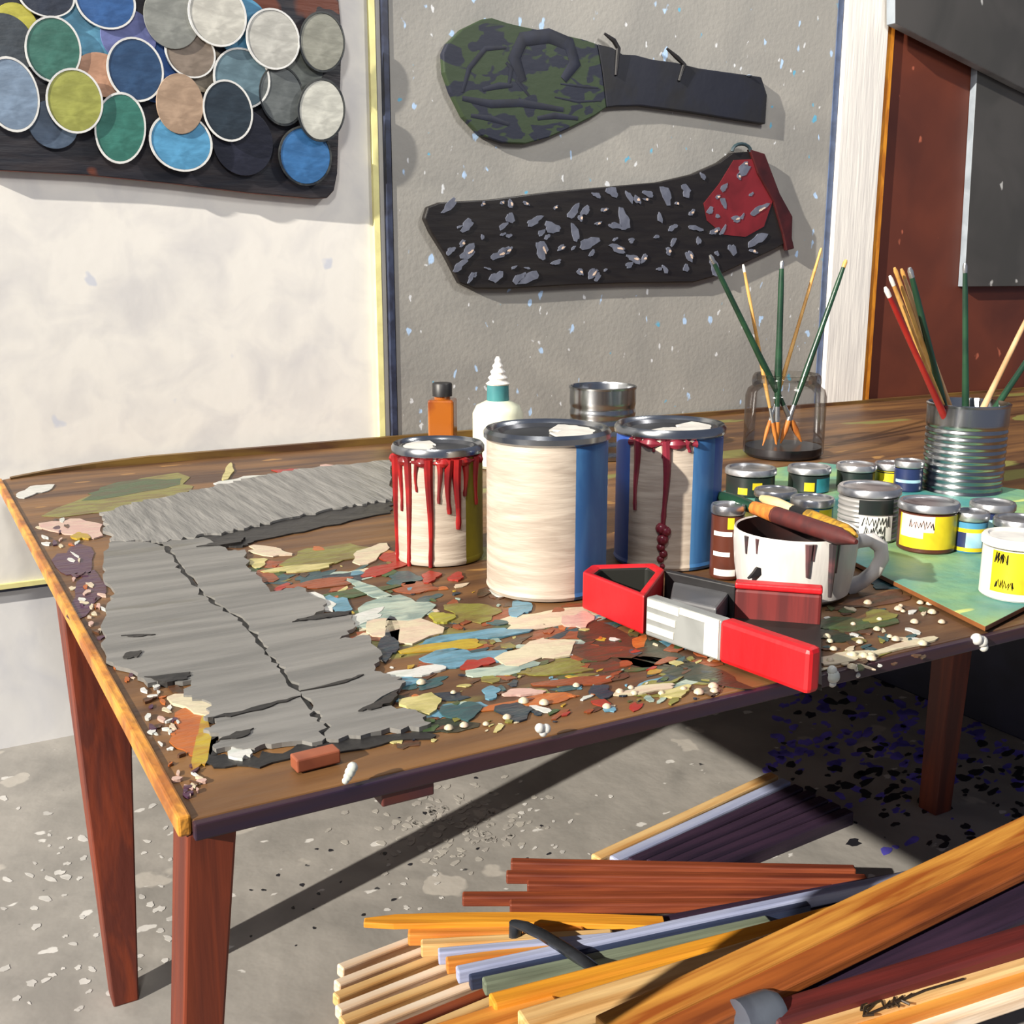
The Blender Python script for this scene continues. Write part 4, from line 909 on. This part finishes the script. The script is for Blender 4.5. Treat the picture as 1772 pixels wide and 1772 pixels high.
# E: planks
stick('orange plank running right from the fan, under the golden plank', (850, 1728), (1640, 1524), .150, .175, .034, .03, W_ochre, 'wood_plank')
stick('broad pale plank running right, between the orange and golden planks', (905, 1764), (1500, 1580), .165, .185, .052, .03, W_pale, 'wood_plank')
stick('big golden plank rising to the right edge, topmost of the pile', (1050, 1776), (1830, 1404), .214, .236, .060, .022, W_gold, 'wood_plank')
stick('reddish-brown plank alongside the big golden plank on its lower side', (1140, 1784), (1830, 1456), .208, .226, .062, .022, W_rb, 'wood_plank')
stick('added dark purple shade slat between the lilac stick and the red-brown stack', (1130, 1600), (1640, 1506), .090, .110, .05, .02, W_purple, 'batten')  # dark filler slats added to stand in for shaded gaps in the pile
stick('added dark purple shade slat between the orange plank and the lilac stick', (1180, 1630), (1700, 1512), .105, .125, .05, .02, W_purple, 'batten')
stick('added dark purple shade slat between the orange plank and the pale plank', (1000, 1738), (1600, 1560), .135, .155, .05, .02, W_purple, 'batten')
stick('dark purple board under the golden plank at the right edge', (1250, 1768), (1830, 1520), .175, .195, .11, .03, W_purple, 'wood_plank')
stick('short broad orange offcut end at the bottom, left of the pale plank', (720, 1800), (960, 1722), .135, .142, .05, .03, W_orange, 'wood_plank')
# F: maroon handle with grey cap
rod = stick('dark maroon rod with grey rubber cap running to the lower right edge', (1330, 1752), (1830, 1598), .205, .215, .05, .045, W_mar, 'wooden_rod')
a = on_z(1270, 1772, .19); b = on_z(1345, 1748, .19)
o = MB().tube([a, a.lerp(b, .12), a.lerp(b, .8), b], [.012, .034, .036, .030], 16).build('end_cap', mat('grey_rubber', (92, 98, 108), (74, 78, 88), rough=.25), label='grey rubber cap')
o.parent = rod; o.matrix_parent_inverse = rod.matrix_basis.inverted()
# G: pale slats bottom right
for i, (p, q, w, m, lab) in enumerate([((1380, 1776), (1830, 1640), .036, W_pale, 'broad pale slat with dark brush initials near the lower right corner'), ((1450, 1792), (1830, 1668), .026, W_orange, 'tan slat second from the corner at the lower right'),
         ((1520, 1796), (1830, 1694), .022, W_white, 'whitish thin slat nearest the lower right corner')]):
    so = stick(lab, p, q, .19 - .01 * i, .19 - .01 * i, w, .025, m, 'batten')
    if i == 0: sig = so
mb = MB(); zs = .192
for pth in ([(1502, 1734), (1492, 1738), (1490, 1748), (1500, 1750), (1512, 1738)], [(1522, 1732), (1498, 1742), (1494, 1758), (1512, 1756)], [(1526, 1732), (1530, 1744), (1540, 1732), (1536, 1744)], [(1548, 1726), (1544, 1742)], [(1562, 1724), (1548, 1734), (1556, 1742)], [(1578, 1720), (1560, 1732), (1574, 1738)], [(1500, 1756), (1600, 1714), (1668, 1694)]):
    mb.tube([on_z(x, y, zs) for x, y in pth], .0022, 5)
ini = mb.build('initials', mat('black_brush_ink', (46, 34, 22), rough=.5), label='dark brushed initials')
ini.parent = sig; ini.matrix_parent_inverse = sig.matrix_basis.inverted()

# ------------------------------------------------------------------ lights
def sun(d, e, col, ang):
    l = bpy.data.lights.new('sun', 'SUN'); l.energy = e; l.color = col; l.angle = math.radians(ang)
    o = bpy.data.objects.new('sun', l); COL.objects.link(o); o.rotation_euler = Vector(d).to_track_quat('-Z', 'Y').to_euler()
sun((1, .23, -.45), 8.2, (1, .93, .82), .8)
l = bpy.data.lights.new('added_fill_lamp', 'AREA'); l.shape = 'DISK'; l.size = .35; l.energy = 29; l.color = (1, .97, .92)  # added lamp out of view, brightens the wall and cans
lo_ = bpy.data.objects.new('added_fill_lamp', l); COL.objects.link(lo_); lo_.location = (-.35, -2.45, 2.75)
lo_.rotation_euler = (Vector((1.0, 0, 1.3)) - lo_.location).to_track_quat('-Z', 'Y').to_euler()
l = l.copy(); l.energy = 26; lo_ = bpy.data.objects.new('added_fill_lamp', l); COL.objects.link(lo_); lo_.location = (2.2, -1.7, 2.75)  # second added lamp, lifts the right wall and the jars
lo_.rotation_euler = (Vector((2.6, 0, 1.2)) - lo_.location).to_track_quat('-Z', 'Y').to_euler()
w = bpy.data.worlds.new('world'); scn.world = w; w.use_nodes = True
bg = w.node_tree.nodes['Background']; bg.inputs['Color'].default_value = (.62, .72, 1.0, 1); bg.inputs['Strength'].default_value = .25
scn.view_settings.view_transform = 'Standard'; scn.view_settings.look = 'None'
scn.view_settings.exposure = 0; scn.view_settings.gamma = 1; scn.view_settings.use_curve_mapping = False
